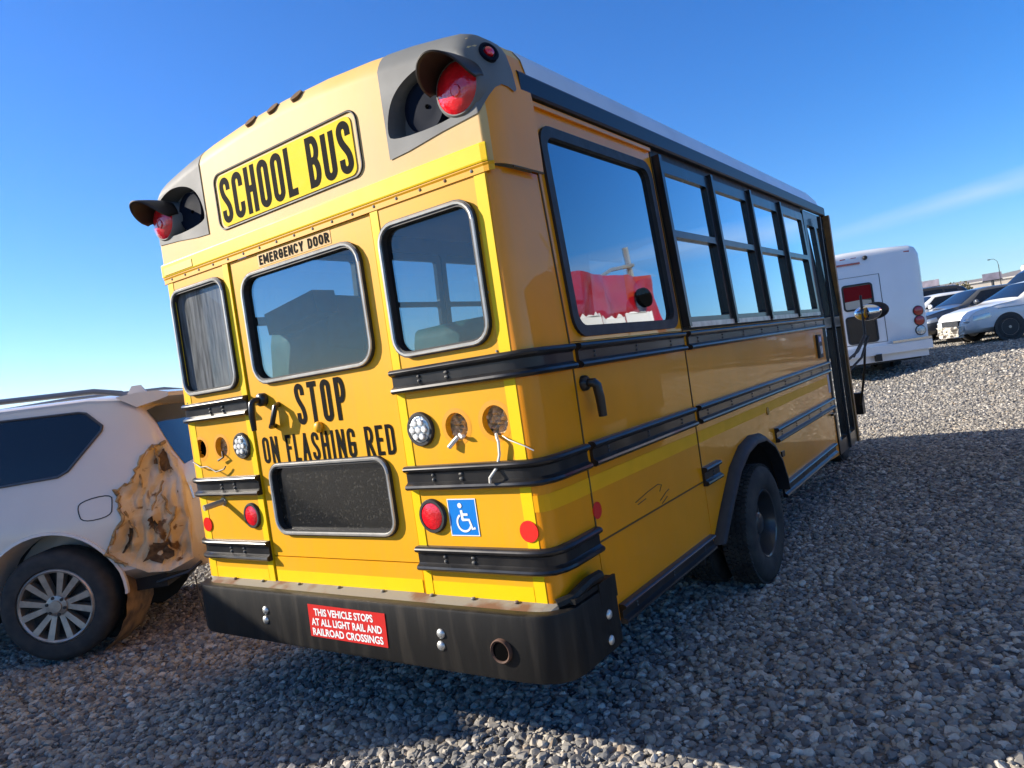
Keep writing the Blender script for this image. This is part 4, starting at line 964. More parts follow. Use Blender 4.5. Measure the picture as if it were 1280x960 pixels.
def make_car(name, label, loc, ang, kind, pm, group=None, damage=False, detail=True, scale=1.0):
    t_ = thing(name, label, 'car', (loc[0], loc[1], rise(*loc)+.01), ang, group)
    if kind == 'sedan':
        top = [(0,.72),(.05,.93),(.35,1.0),(.85,1.04),(1.45,1.38),(1.8,1.43),(2.4,1.44),(2.75,1.40),(3.45,1.00),(4.0,.93),(4.45,.83),(4.62,.70),(4.68,.56)]; c = CarBody(4.68,.90,top,.95); wx = (.95,3.70); r = .325
        wins = [((1.02,.985),(1.95,.985),(1.95,1.36),(1.52,1.34)),((2.02,.985),(3.18,.985),(2.72,1.34),(2.02,1.36))]; ws = (3.36,2.78); bk = (.92,1.42); hl = 4.42
    elif kind == 'suv':
        top = [(0,.80),(.04,1.05),(.30,1.58),(.6,1.68),(1.4,1.72),(2.3,1.70),(2.75,1.62),(3.35,1.12),(3.9,1.05),(4.4,.97),(4.62,.80),(4.68,.6)]; c = CarBody(4.68,.93,top,1.05,.32); wx = (.9,3.72); r = .36
        wins = [((.55,1.10),(1.05,1.10),(1.05,1.58),(.62,1.55)),((1.12,1.10),(2.0,1.10),(2.0,1.60),(1.12,1.60)),((2.07,1.10),(3.12,1.10),(2.68,1.54),(2.07,1.60))]; ws = (3.28,2.78); bk = (.08,.28); hl = 4.40
    else:  # van
        top = [(0,.9),(.03,1.5),(.10,1.86),(.4,1.92),(2.6,1.94),(3.2,1.90),(3.55,1.72),(4.2,1.18),(4.75,1.02),(4.9,.85),(4.95,.6)]; c = CarBody(4.95,.97,top,1.08,.32,lean=.22); wx = (.95,3.95); r = .35
        wins = [((.3,1.15),(1.5,1.15),(1.5,1.72),(.3,1.72)),((1.56,1.15),(2.7,1.15),(2.7,1.74),(1.56,1.74)),((2.77,1.15),(3.9,1.15),(3.45,1.66),(2.77,1.74))]; ws = (4.12,3.58); bk = (.02,.09); hl = 4.68
    c.mesh().build('body', pm, t_, True, 42)
    for sg in (1,-1):
        for q in wins: c.side(q, .006, sg).build('side_window', mCarGlass, t_, True)
        for xx in wx:
            yy = c.half(xx)
            mb = MB(); mb.lathe([(r*1.16,-.03),(r*1.16,.006),(r*.9,.004),(0,.003)], (xx, sg*yy, r), (0,sg,0), 32); mb.build('wheel_arch', mDarkTrim, t_, True)
            car_wheel(t_, xx, sg*(yy+.012), r, sg, spokes=10)
        mb = c.side(((hl-.30,c.zt(hl)-.20),(hl+.12,c.zt(hl)-.24),(hl+.10,c.zt(hl)-.12),(hl-.26,c.zt(hl)-.07)), .008, sg); mb.build('headlight', mHead, t_, True)
        mb = c.side(((.03,.72),(.25,.74),(.22,.90),(.03,.88)), .008, sg); mb.build('tail_light', mTail, t_, True)
        xm = wins[-1][1][0]-.12; mb = MB(); mb.sphere((xm, sg*(c.half(xm)+.10), c.zb+.09), .11, 12, (.6,1,.75)); mb.build('door_mirror', pm, t_, True)
        mb = MB(); mb.tube([(x, sg*(c.y(x, c.zb-.12)+.004), c.zb-.12) for x in np.linspace(.5, c.L-.75, 12)], .006, 5); mb.build('body_line', mDarkTrim, t_, True)
    c.over(ws[0], ws[1], 1.02, .96, .008).build('windshield', mCarGlass, t_, True)
    c.over(bk[0], bk[1], .95, .95, .008).build('rear_glass', mCarGlass, t_, True)
    x = c.L; zt = c.zt(c.L-.06)
    mb = MB(); mb.panel(rrect(-.42,.42,zt-.20,zt-.05,.04), [], lambda u,v,d: (x+d, u, v), .02, -.06)
    go = mb.build('grille', mDarkTrim, t_)
    mb = MB()
    for k in range(5): mb.box((x+.022, 0, zt-.18+.027*k), (.012,.80,.007))
    mb.build('grille_bar', mChrome, go)
    mb = MB(); mb.panel(rrect(-.60,.60,.30,.40,.03), [], lambda u,v,d: (x+d, u, v), .012, -.05); mb.build('air_intake', mDarkTrim, t_)
    for sg in (1,-1):
        mb = MB(); mb.sphere((x-.10, sg*c.half(x-.1)*.80, zt-.10), .13, 14, (.8,1.0,.62)); mb.build('headlight', mHead, t_, True)
    if damage:
        mb = MB(); G = []
        for i in range(13):
            row = []
            for j in range(8): row.append((x+.012+random.uniform(-.02,.055), -.66+1.32*i/12, .20+.30*j/7+random.uniform(-.01,.01)))
            G.append(row)
        mb.grid(G); mb.build('crumpled_bumper', mat('bare_plastic', (.62,.58,.50), .6, col2=(.10,.09,.08), vscale=4, vlo=.5, vhi=.6), t_, False)
    if scale != 1: t_.scale = (scale,)*3
    return t_
pW, pG, pS, pN, pK = paint('paint_white', (.80,.79,.76)), paint('paint_graphite', (.06,.065,.075)), paint('paint_silver', (.46,.47,.48)), paint('paint_navy', (.02,.035,.09)), paint('paint_black', (.012,.012,.014))
FA = math.atan2(-.52,-.86)                        # the cars all point this way
f_dir = Vector((math.cos(FA), math.sin(FA))); s_dir = Vector((-.52, .86))
base = Vector((.10, 21.9))                        # nose of the first car
def place(i, j, L): q = base+s_dir*2.75*i-f_dir*6.0*j-f_dir*L; return (q.x, q.y)
GR = 'cars parked in rows on the gravel lot'
spec = [(0,0,'sedan',pW,4.68,'white sedan with torn front bumper, nearest of the parked cars',True),
        (1,0,'sedan',pG,4.68,'dark grey sedan between the white sedan and the white shuttle bus',False),
        (2,0,'sedan',pW,4.68,'white sedan half hidden behind the dark grey sedan',False),
        (3,0,'suv',pK,4.68,'black car mostly hidden by the white shuttle bus',False),
        (0,1,'suv',pG,4.68,'graphite wagon parked behind the torn white sedan',False),
        (1,1,'suv',pW,4.68,'white wagon with dark side windows behind the dark grey sedan',False),
        (2,1,'suv',pS,4.68,'silver wagon in the second row of parked cars',False),
        (3,1,'van',pN,4.95,'navy blue van with long flat roof beside the shuttle bus corner',False),
        (1,2,'suv',pW,4.68,'white wagon in the third row of parked cars',False),
        (2,2,'suv',pW,4.68,'pale roofed white wagon farther back among the parked cars',False),
        (3,2,'van',pW,4.95,'tall white van at the far side of the parked cars',False),
        (0,2,'suv',pS,4.68,'silver wagon in the third row at the picture edge',False),
        (2,3,'van',pS,4.95,'silver van in the farthest row of parked cars',False),
        (1,3,'suv',pN,4.68,'navy wagon in the farthest row of parked cars',False),
        (3,3,'suv',pW,4.68,'white wagon in the farthest row below the billboards',False)]
spec += [(0,4,'suv',pW,4.68,'white wagon deep in the lot nearest the right edge of the photo',False),(1,4,'sedan',pS,4.68,'silver sedan deep in the lot behind the wagons',False),(2,4,'van',pW,4.95,'white high roofed van deep in the lot',False),(3,4,'suv',pK,4.68,'black wagon deep in the lot',False),
         (1,5,'van',pS,4.95,'silver high roofed van at the far end of the lot',False),(2,5,'suv',pW,4.68,'white wagon at the far end of the lot',False),(3,5,'suv',pS,4.68,'silver wagon at the far end of the lot',False),(4,4,'sedan',pW,4.68,'white sedan deep in the lot beside the shuttle bus roof',False)]
for i, j, k, pm, L, lab, dm in spec: make_car('parked_car', lab, place(i, j, L), FA, k, pm, GR, dm, scale=1.06)
for (x, y, a, k, pm, lab) in ((-17.5,12.5,R(150),'suv',pN,'dark blue wagon glimpsed past the tail of the damaged car'),(-23,17,R(150),'van',pW,'white van far off behind the damaged car'),(-30,22,R(150),'sedan',pS,'silver sedan far off behind the damaged car')):
    make_car('parked_car', lab, (x, y), a, k, pm, GR)

# ================================================================== THE DAMAGED SUV
H = Vector((.766,.643,0)); NV = Vector((.643,-.766,0))
hw = .945; r_s = .392
contact = Vector((-4.16,-.165,0))
root = contact-NV*(hw+.01)+H*1.125
ang = math.atan2(-H.y, -H.x)
suv = thing('damaged_suv', 'champagne white off-road wagon with torn rear corner and missing bumper left of the school bus', 'car', (root.x, root.y, GZ+.022), ang)
top = [(.14,.98),(.16,1.20),(.235,1.36),(.34,1.60),(.42,1.72),(.55,1.785),(.8,1.815),(1.6,1.83),(2.4,1.815),(2.75,1.74),(3.45,1.22),(3.9,1.15),(4.4,1.08),(4.66,.98),(4.78,.75),(4.82,.6)]
xs = [.14,.15,.17,.20,.235,.28,.33,.38,.44,.5,.58]+[.6+.1*i for i in range(1,39)]+[4.5,4.58,4.66,4.72,4.78,4.82]
sv = CarBody(4.82, hw, top, 1.10, .46, ends=((.14,.80),(.17,.865),(.24,.93),(.36,.97),(.6,.995),(1.0,1)), xs=sorted(set(xs)), lean=.26)
pSUV = paint('paint_champagne', (.76,.665,.57), .35, var=.06, vscale=2)
bod = sv.mesh().build('body', pSUV, suv, True, 45)
def boolcut(o, cutter):
    ob = bpy.data.objects.new('cut', cutter.build('cut', None).data) if False else None
X = lambda s: 1.10-(s-.09 if s < .6 else .51+(s-.6)*.905)           # s measured from the rear wheel towards the tail
tornP = [(X(.60),.60),(X(.50),.70),(X(.56),.80),(X(.64),.93),(X(.62),1.05),(X(.60),1.13),(X(.72),1.18),(X(.76),1.28),(X(.86),1.40),(X(.95),1.42),(X(1.02),1.30),(X(1.07),1.10),(X(1.085),.80),(X(1.06),.55),(X(.9),.50),(X(.75),.52)]
cut = MB()
for sg in (1,-1):
    for xx in (1.10, 3.92): cut.cyl((xx, sg*.55, r_s+.03), (xx, sg*1.2, r_s+.03), .475, n=40)
co = cut.build('cutter', mDarkTrim); co.location = suv.location; co.rotation_euler = suv.rotation_euler
cut2 = MB(); cc = (sum(p[0] for p in tornP)/len(tornP), sum(p[1] for p in tornP)/len(tornP))
cut2.panel([(cc[0]+(x-cc[0])*.97, cc[1]+(z-cc[1])*.97) for x, z in tornP], [], lambda u,v,d: (u,d,v), 1.3, .70)
co2 = cut2.build('cutter', mDarkTrim); co2.location = suv.location; co2.rotation_euler = suv.rotation_euler
bpy.context.view_layer.update()
md2 = bod.modifiers.new('b2', 'BOOLEAN'); md2.operation = 'DIFFERENCE'; md2.object = co2; md2.solver = 'EXACT'
md = bod.modifiers.new('b', 'BOOLEAN'); md.operation = 'DIFFERENCE'; md.object = co; md.solver = 'EXACT'
dg = bpy.context.evaluated_depsgraph_get(); me = bpy.data.meshes.new_from_object(bod.evaluated_get(dg)); bod.modifiers.clear(); bod.data = me
bpy.data.objects.remove(co); bpy.data.objects.remove(co2)
mFend = mat('fender_lip', (.16,.13,.10), .5, var=.3, vscale=12)
for sg in (1,-1):
    for xx in (1.10, 3.92):
        car_wheel(suv, xx, sg*(hw-.005), r_s, sg, rim=.66, spokes=12, w=.25)
        mb = MB(); mb.grid([[(xx+.472*math.cos(R(-14+208*k/20)), sg*(.40+.49*j), r_s+.03+.472*math.sin(R(-14+208*k/20))) for j in (0,1)] for k in range(21)]); mb.add([(xx+.472*math.cos(R(18*k)), sg*.42, r_s+.03+.472*math.sin(R(18*k))) for k in range(20)], [tuple(range(20))]); mb.build('wheel_well', mUnder, suv, True)
        G = []
        for k in range(25):
            a = R(-8+196*k/24); q = []
            for rr, dy in ((.50,-.01),(.497,.012),(.478,.016),(.470,-.02),(.46,-.30)):
                x = xx+rr*math.cos(a); z = r_s+.03+rr*math.sin(a); z = max(z, .40); q.append((x, sg*(sv.y(x, min(z,1.0))+dy), z))
            G.append(q)
        mb = MB(); mb.grid(G); mb.build('arch_lip', pSUV if sg < 0 else pSUV, suv, True, 60)
# glass
def surf_poly(poly, off, sg=1, n=10, name='side_window', m=mCarGlass, trim=True):
    """polygon (x, z) triangulated on a fine grid clipped to it and laid on the side surface"""
    b = bmesh.new(); vs = [b.verts.new((x, 0, z)) for x, z in poly]; b.faces.new(vs)
    x0, x1 = min(p[0] for p in poly), max(p[0] for p in poly); z0, z1 = min(p[1] for p in poly), max(p[1] for p in poly)
    for i in range(1, n): bmesh.ops.bisect_plane(b, geom=b.verts[:]+b.edges[:]+b.faces[:], plane_co=(lerp(x0,x1,i/n),0,0), plane_no=(1,0,0))
    for i in range(1, n): bmesh.ops.bisect_plane(b, geom=b.verts[:]+b.edges[:]+b.faces[:], plane_co=(0,0,lerp(z0,z1,i/n)), plane_no=(0,0,1))
    for v_ in b.verts: v_.co.y = sg*(sv.y(v_.co.x, v_.co.z)+off)
    bmesh.ops.recalc_face_normals(b, faces=b.faces)
    for f in b.faces: f.smooth = True
    me = bpy.data.meshes.new(name); b.to_mesh(me); b.free(); me.materials.append(m)
    o = bpy.data.objects.new(name, me); COL.objects.link(o); o.parent = suv
    if trim:
        mb = MB(); pts = []
        for a, c_ in zip(poly, poly[1:]+poly[:1]):
            for k in range(6): x, z = lerp(a[0],c_[0],k/6), lerp(a[1],c_[1],k/6); pts.append((x, sg*(sv.y(x,z)+off), z))
        pts.append(pts[0]); mb.tube(pts, .010, 6); mb.build('window_trim', mDullTrim, o, True)
    return o
X = lambda s: 1.10-(s-.09 if s < .6 else .51+(s-.6)*.905)           # s measured from the rear wheel towards the tail
qg = [(X(-.62),1.265),(X(.20),1.285),(X(.27),1.315),(X(.505),1.565),(X(.512),1.60),(X(.40),1.705),(X(.35),1.718),(X(-.55),1.745)]
for sg in (1,-1):
    surf_poly(qg, .006, sg, 12)
    surf_poly([(1.78,1.265),(2.78,1.25),(2.62,1.71),(1.78,1.72)], .006, sg); surf_poly([(2.86,1.25),(3.30,1.25),(3.30,1.32),(2.80,1.69),(2.70,1.70)], .006, sg, 8)
mb = MB(); 
for pts in ([(X(-.60),z) for z in np.linspace(1.26,.62,12)], [(2.82,z) for z in np.linspace(1.25,.6,10)]): mb.tube([(x, sv.y(x,z)+.001, z) for x, z in pts], .005, 5)
mb.build('door_seam', mDarkTrim, suv, True)
def side_loop(P, off=.001): return [(x, sv.y(x,z)+off, z) for x, z in P]
fd = smoothloop([(X(.34),1.09),(X(.56),1.115),(X(.57),1.04),(X(.555),.96),(X(.36),.945),(X(.335),1.02)], 2); fd.append(fd[0])
mb = MB(); mb.tube(side_loop(fd), .004, 5); mb.build('fuel_door_seam', mDarkTrim, suv, True)
for sg in (1,-1):
    mb = MB(); mb.tube([(x, sg*(sv.wt(x)-.06), sv.zt(x)+h) for x, h in ((.50,.0),(.56,.03),(.75,.05),(1.6,.055),(2.4,.05),(2.65,.02))], .022, 8); mb.build('roof_rail', mat('rail_grey', (.24,.25,.27), .35, metal=.5), suv, True)
mb = MB(); mb.box((.72,.0,1.86),(.16,.03,.07), None, .45); mb.build('roof_fin', pSUV, suv)
# spoiler
mb = MB(); rows = []
for k in range(9):
    y = -.72+1.44*k/8; e = 1-(abs(y)/.74)**4*.35
    rows.append([(.58,y,1.790),(.43,y,1.805),(.24+.10*(1-e),y,1.80),(.15+.15*(1-e),y,1.78),(.16+.15*(1-e),y,1.75),(.28,y,1.73),(.44,y,1.70)])
mb.grid(rows); mb.add(rows[0], [tuple(range(7))]); mb.add(rows[-1], [tuple(range(7))]); mb.build('spoiler', pSUV, suv, True, 45)
sv.over(.175,.39,.98,1.0,.012).build('rear_glass', mCarGlass, suv, True)
# torn rear corner: crumpled inner skin laid into the quarter panel
mTorn = mat('torn_inner_skin', (.60,.45,.26), .6, col2=(.70,.61,.48), vscale=4, bump=.5, bscale=14, vlo=.40, vhi=.62)
# patches of rust and bare metal
t = mTorn.node_tree; n = t.nodes; l = t.links; pb = n['Principled BSDF']; old = pb.inputs['Base Color'].links[0].from_socket
g = n.new('ShaderNodeTexCoord'); z = n.new('ShaderNodeTexNoise'); z.inputs['Scale'].default_value = 6.5; z.inputs['Detail'].default_value = 7; z.inputs['Distortion'].default_value = 1.2; l.new(g.outputs['Object'], z.inputs[0])
mr = n.new('ShaderNodeMapRange'); mr.inputs['From Min'].default_value = .60; mr.inputs['From Max'].default_value = .66; l.new(z.outputs[0], mr.inputs['Value'])
mx = n.new('ShaderNodeMix'); mx.data_type = 'RGBA'; l.new(mr.outputs[0], mx.inputs['Factor']); l.new(old, mx.inputs['A']); mx.inputs['B'].default_value = (.17,.085,.03,1); l.new(mx.outputs['Result'], pb.inputs['Base Color'])
to = surf_poly(tornP, .004, 1, 46, 'torn_quarter_panel', mTorn, False)
from mathutils import noise as mnoise
for v_ in to.data.vertices:
    q = Vector(v_.co); q2 = q+Vector((.06*mnoise.noise(q*4), 0, .06*mnoise.noise(q*4+Vector((7,1,2)))))
    a = mnoise.noise(q2*4.0)*.045+abs(mnoise.noise(Vector((q2.x*11+q2.z*5, 0, q2.z*4-q2.x*3))))*.038+mnoise.noise(q*17)*.007+mnoise.noise(Vector((q.x*30,0,q.z*8)))*.008
    dmin = 9
    for (ax,az_),(bx,bz) in zip(tornP, tornP[1:]+tornP[:1]):
        t_ = max(0, min(1, ((q.x-ax)*(bx-ax)+(q.z-az_)*(bz-az_))/((bx-ax)**2+(bz-az_)**2))); dmin = min(dmin, math.hypot(q.x-ax-t_*(bx-ax), q.z-az_-t_*(bz-az_)))
    k_ = min(1, dmin/.075); k_ = k_*k_*(3-2*k_)
    v_.co.y += -.048*k_+(a*1.5-.012)*(.25+.75*k_)+.003; v_.co.x += mnoise.noise(q*9+Vector((4,4,4)))*.014*k_
for f in to.data.polygons: f.use_smooth = False
rg = random.Random(4)
mb = MB()
ring_ = []
for a, c_ in zip(tornP, tornP[1:]+tornP[:1]):
    for k in range(5): ring_.append((lerp(a[0],c_[0],k/5), lerp(a[1],c_[1],k/5)))
edge = ring_[:46]
mb.tube([(x+rg.uniform(-.012,.012), sv.y(x,z)+.012+rg.uniform(0,.02), z+rg.uniform(-.012,.012)) for x, z in edge], [rg.uniform(.004,.016) for _ in edge], 6)
for c0 in ((X(.72),.78),(X(.84),.95),(X(.9),.72),(X(.78),1.12),(X(.97),.9),(X(.92),1.2)):
    pts = []; x, z = c0; dx, dz = rg.uniform(-.02,.02), rg.uniform(.03,.05)
    for k in range(7): pts.append((x, sv.y(x,z)-.022+rg.uniform(-.006,.016), z)); x += dx+rg.uniform(-.018,.018); z += dz*.8
    mb.tube(pts, [rg.uniform(.004,.011) for _ in pts], 5)
mb.each('torn_edge', mat('torn_edge_tan', (.50,.33,.15), .7, var=.6, vscale=30), suv, True)
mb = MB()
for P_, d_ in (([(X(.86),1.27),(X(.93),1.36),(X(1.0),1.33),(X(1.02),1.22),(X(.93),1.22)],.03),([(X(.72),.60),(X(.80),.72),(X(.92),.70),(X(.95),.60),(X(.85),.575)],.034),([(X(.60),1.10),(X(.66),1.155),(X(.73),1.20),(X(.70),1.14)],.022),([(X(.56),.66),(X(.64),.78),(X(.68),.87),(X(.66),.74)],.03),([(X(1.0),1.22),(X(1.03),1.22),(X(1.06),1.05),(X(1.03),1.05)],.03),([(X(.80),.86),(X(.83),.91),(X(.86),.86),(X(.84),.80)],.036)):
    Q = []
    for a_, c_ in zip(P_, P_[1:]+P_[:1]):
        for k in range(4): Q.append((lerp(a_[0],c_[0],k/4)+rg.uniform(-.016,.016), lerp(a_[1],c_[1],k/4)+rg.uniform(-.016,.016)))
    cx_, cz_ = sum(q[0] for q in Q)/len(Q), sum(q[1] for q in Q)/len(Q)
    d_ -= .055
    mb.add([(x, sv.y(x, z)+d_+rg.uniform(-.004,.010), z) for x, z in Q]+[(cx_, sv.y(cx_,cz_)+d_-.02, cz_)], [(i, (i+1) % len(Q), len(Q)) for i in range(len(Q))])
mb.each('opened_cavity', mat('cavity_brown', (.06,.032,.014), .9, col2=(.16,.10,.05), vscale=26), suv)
# lower tail: bare crossmember, hanging liner, frame
mb = MB(); mb.box((.20,0,.62),(.10,1.5,.13)); mb.box((.24,.55,.55),(.3,.10,.10)); mb.box((.24,-.55,.55),(.3,.10,.10)); mb.tube([(.9,.5,.5),(.4,.55,.48),(.16,.6,.50)], .035, 8); mb.each('bare_crossmember', mat('muddy_metal', (.10,.065,.035), .85, var=.6, vscale=14, bump=.5, bscale=30), suv)
G = []
for k in range(16):
    a = R(-58+70*k/15); row = []
    for j in range(5):
        rr = .475+.02*j/4; row.append((1.10-rr*math.cos(a), .90-.10*j+.012*math.sin(k*2.1+j), r_s+.02+rr*math.sin(a)+.01*math.sin(k*1.3)))
    G.append(row)
mb = MB(); mb.grid(G)
mb.build('hanging_wheel_liner', mat('liner_tan', (.36,.22,.10), .75, col2=(.10,.07,.05), vscale=9), suv, True)
mb = MB(); mb.tube([(.18,.80,.42),(.16,.84,.30),(.13,.86,.16),(.10,.84,.05)], .006, 5); mb.tube([(.45,.8,.42),(.2,.86,.47),(.12,.8,.52)], .012, 6); mb.each('hanging_wire', mDarkTrim, suv, True)
mb = MB(); mb.box((2.5,0,.42),(4.2,1.5,.10)); mb.build('underbody', mUnder, suv)
# front end and far side basics
x = 4.82
mb = MB(); mb.panel(rrect(-.55,.55,.62,.92,.05), [], lambda u,v,d: (x+d, u, v), .02, -.1); mb.build('grille', mDarkTrim, suv)
for sg in (1,-1):
    mb = MB(); mb.sphere((x-.14, sg*.72, .88), .17, 14, (.8,1,.5)); mb.build('headlight', mHead, suv, True)
    mb = MB(); mb.sphere((3.15, sg*1.05, 1.27), .14, 14, (.6,1,.8)); mb.build('door_mirror', pSUV, suv, True)
    for xx in (1.95,2.95): mb = MB(); mb.tube([(xx, sg*(sv.y(xx,1.12)+.002), 1.12),(xx+.03, sg*(sv.y(xx,1.12)+.035), 1.12),(xx+.17, sg*(sv.y(xx,1.12)+.035), 1.12),(xx+.2, sg*(sv.y(xx,1.12)+.002), 1.12)], .013, 8); mb.build('door_handle', mChrome, suv, True)
mb = MB(); mb.box((.165,-.70,1.02),(.06,.26,.30)); mb.build('tail_light', mTail, suv)

# ================================================================== WHITE SHUTTLE BUS
na = R(31)
wb = thing('shuttle_bus', 'white shuttle bus seen from behind with round red tail lamps and emergency door', 'bus', (-1.22, 15.9, rise(-1.22,15.9)), na)
# local frame: x across (rear face, right edge +1.2), y forwards, z up
pWB = paint('shuttle_white', (.78,.79,.80), .35, var=.05, vscale=2)
prf = [(-1.2,.62),(-1.22,2.45),(-1.21,2.74),(-1.15,2.87),(-1.02,2.925),(-.4,2.96),(0,2.965),(.4,2.96),(1.02,2.925),(1.15,2.87),(1.21,2.74),(1.22,2.45),(1.2,.62)]
def shr(P, k): return [(x*(1-k/1.2), .62+(z-.62)*(1-k/1.3)) for x, z in P]
mb = MB(); secs = [[(x,y,z) for x, z in shr(prf, k)] for y, k in ((-.02,.10),(0,.055),(.04,.02),(.12,0),(4.1,0),(4.25,.06))]
mb.grid(secs); mb.add(secs[0], [tuple(range(13))]); mb.add(secs[-1], [tuple(range(13))]); mb.build('body', pWB, wb, True, 50)
fr_ = lambda u, v, d: (u, -.022+d, v)
mb = MB(); pts = [(-.95,-.023,.86),(-.95,-.023,2.42),(.20,-.023,2.42),(.34,-.023,.86)]; pts = [(-.85,-.023,.84),(-.85,-.023,2.38),(.26,-.023,2.38),(.26,-.023,.84),(-.85,-.023,.84)]; mb.tube(pts, .008, 4); mb.build('emergency_door_seam', mDarkTrim, wb)
for (z0, z1, red) in ((1.62,2.22,True),(.86,1.50,False)):
    mb = MB(); mb.panel(rrect(-.60,.08,z0,z1,.08), [rrect(-.565,.045,z0+.035,z1-.035,.06)], fr_, -.02, 0); wo = mb.build('door_window', mRubber, wb)
    mb = MB(); mb.panel(rrect(-.57,.05,z0+.03,z1-.03,.06), [], fr_, -.003, .0); mb.build('window_pane', mCarGlass, wo)
    if red:
        mb = MB(); mb.panel([(-.57,z0+.22),(.05,z0+.24),(.05,z1-.05),(-.57,z1-.05)], [], fr_, -.006, -.004); mb.build('red_blind', mat('blind_red', (.20,.003,.006), .6, spec=.15), wo)
        mb = MB(); mb.panel([(-.56,z0+.04),(.03,z0+.05),(.02,z0+.20),(-.2,z0+.235),(-.56,z0+.215)], [], fr_, -.006, -.004); mb.build('pale_blind', mat('blind_pale', (.50,.46,.38), .6, spec=.15), wo)
for z, m_ in ((1.42,mTail),(1.20,mTail),(.98,mClear)):
    mb = MB(); mb.lathe([(.105,.0),(.10,-.02),(.08,-.026),(0,-.028)], (1.0,-.022,z), (0,1,0), 24); mb.build('tail_lamp', m_, wb, True)
    mb = MB(); mb.lathe([(.118,.0),(.115,-.014),(.10,-.014)], (1.0,-.022,z), (0,1,0), 24); mb.build('lamp_ring', mDarkTrim, wb, True)
mb = MB(); mb.box((-.40,-.03,2.68),(.55,.02,.045)); mb.build('brake_light', mTail, wb)
for x in (-.72,-.48,-.24,.92): mb = MB(); mb.box((x,-.0,2.80 if x < .5 else 2.78),(.12,.03,.035)); mb.build('marker_lamp', mTail, wb)
mb = MB(); mb.lathe([(.05,0),(.05,-.05),(.03,-.07),(0,-.07)], (0,-.01,2.78), (0,1,0), 12); mb.build('rear_camera', mDarkTrim, wb, True)
mb = MB(); mb.box((0,-.10,.66),(2.30,.16,.20)); mb.box((0,-.03,.50),(2.2,.05,.20)); mb.build('bumper', pWB, wb)
mb = MB(); mb.box((.72,-.13,.80),(.85,.12,.05)); mb.build('step_plate', mChrome, wb)
mb = MB(); mb.box((0,2.6,.48),(1.9,5.2,.25)); mb.build('underbody', mUnder, wb)
mb = MB(); mb.grid([[(-1.0,y,.5),(-1.0,y,z-.1),(-.9,y,z),(.9,y,z),(1.0,y,z-.1),(1.0,y,.5)] for y, z in ((4.2,2.0),(4.7,1.9),(5.3,1.35),(6.2,1.2),(6.3,1.0),(6.32,.5))]); mb.build('cab', pWB, wb, True, 40)
for sx in (-1,1):
    for y in (1.7,5.6): 
        for dx in ((0,.26) if y < 3 else (0,)): mb = MB(); xx = sx*(1.10-dx); mb.lathe([(.2,-.02),(.36,0),(.38,-.05),(.38,-.20),(.2,-.22)], (xx,y,.38), (sx,0,0), 28); mb.build('wheel', mCarTyre, wb, True)
mb = MB(); mb.box((-.05,-.16,.50),(.12,.12,.16)); mb.build('tow_hitch', mUnder, wb)

# ================================================================== RED WRECKED TRUCK (mirrored in the bus windows)
rt = thing('wrecked_truck', 'red box truck with crumpled side and torn white lining facing the school bus windows', 'truck', (4.4, 6.9, GZ), 0)
mRedT = mat('truck_red', (.34,.006,.012), .3, coat=.5, var=.25, vscale=2, bump=.25, bscale=2.2)
G = []
for i in range(25):
    row = []
    for j in range(13):
        y = -1.45+3.1*i/24; z = 1.95+1.08*j/12; q = Vector((0, y*1.6, z*1.2))
        row.append((-1.35+mnoise.noise(q*1.2)*.16+mnoise.noise(q*3.1+Vector((3,0,0)))*.05, y, z+.06*mnoise.noise(Vector((y*1.5,9,0)))*(j/12)))
    G.append(row)
mb = MB(); mb.grid(G); mb.build('crumpled_panel', mRedT, rt, True, 30)
mb = MB(); mb.box((.05,.08,2.46),(2.4,3.0,1.04)); mb.build('body', mRedT, rt)
mb = MB()
for a, b_, h in ((-1.35,-.75,.40),(-.7,-.1,.36),(0,.95,.40)):
    P_ = [(a,1.90)]+[(a+(b_-a)*k/12, 2.05+h*.95*random.uniform(.82,1.02)) for k in range(13)]+[(b_,1.90)]
    mb.panel(P_, [], lambda u,v,d: (-1.56+.03*math.sin(u*9)+d, u, v), 0, .01)
mb.build('torn_lining', mat('lining_white', (.8,.79,.76), .7), rt)
mb = MB(); mb.panel(disc(1.0,2.66,.24,20,.15), [], lambda u,v,d: (-1.47+d, u, v), 0, .06); mb.build('punched_hole', mHole, rt)
mb = MB(); mb.box((0,.08,1.3),(2.3,3.05,1.28)); mb.build('lower_body', mDarkTrim, rt)
mb = MB(); mb.tube([(-1.1,1.45,2.95),(-1.15,1.35,3.55)], .05, 6); mb.tube([(-1.2,1.4,3.25),(-1.2,.6,3.15),(-1.2,.1,3.0)], .03, 6); mb.tube([(-1.2,-1.5,3.45),(-1.2,-.75,3.0)], .035, 6); mb.tube([(-1.2,-1.4,3.0),(-1.2,-1.15,3.25)], .03, 6); mb.each('bent_strut', mSteel, rt, True)
for sx in (-1,1):
    for y in (-.9,.95): mb = MB(); mb.lathe([(.2,-.02),(.40,0),(.42,-.05),(.42,-.22),(.2,-.24)], (sx*1.2,y,.42), (sx,0,0), 28); mb.build('wheel', mCarTyre, rt, True)

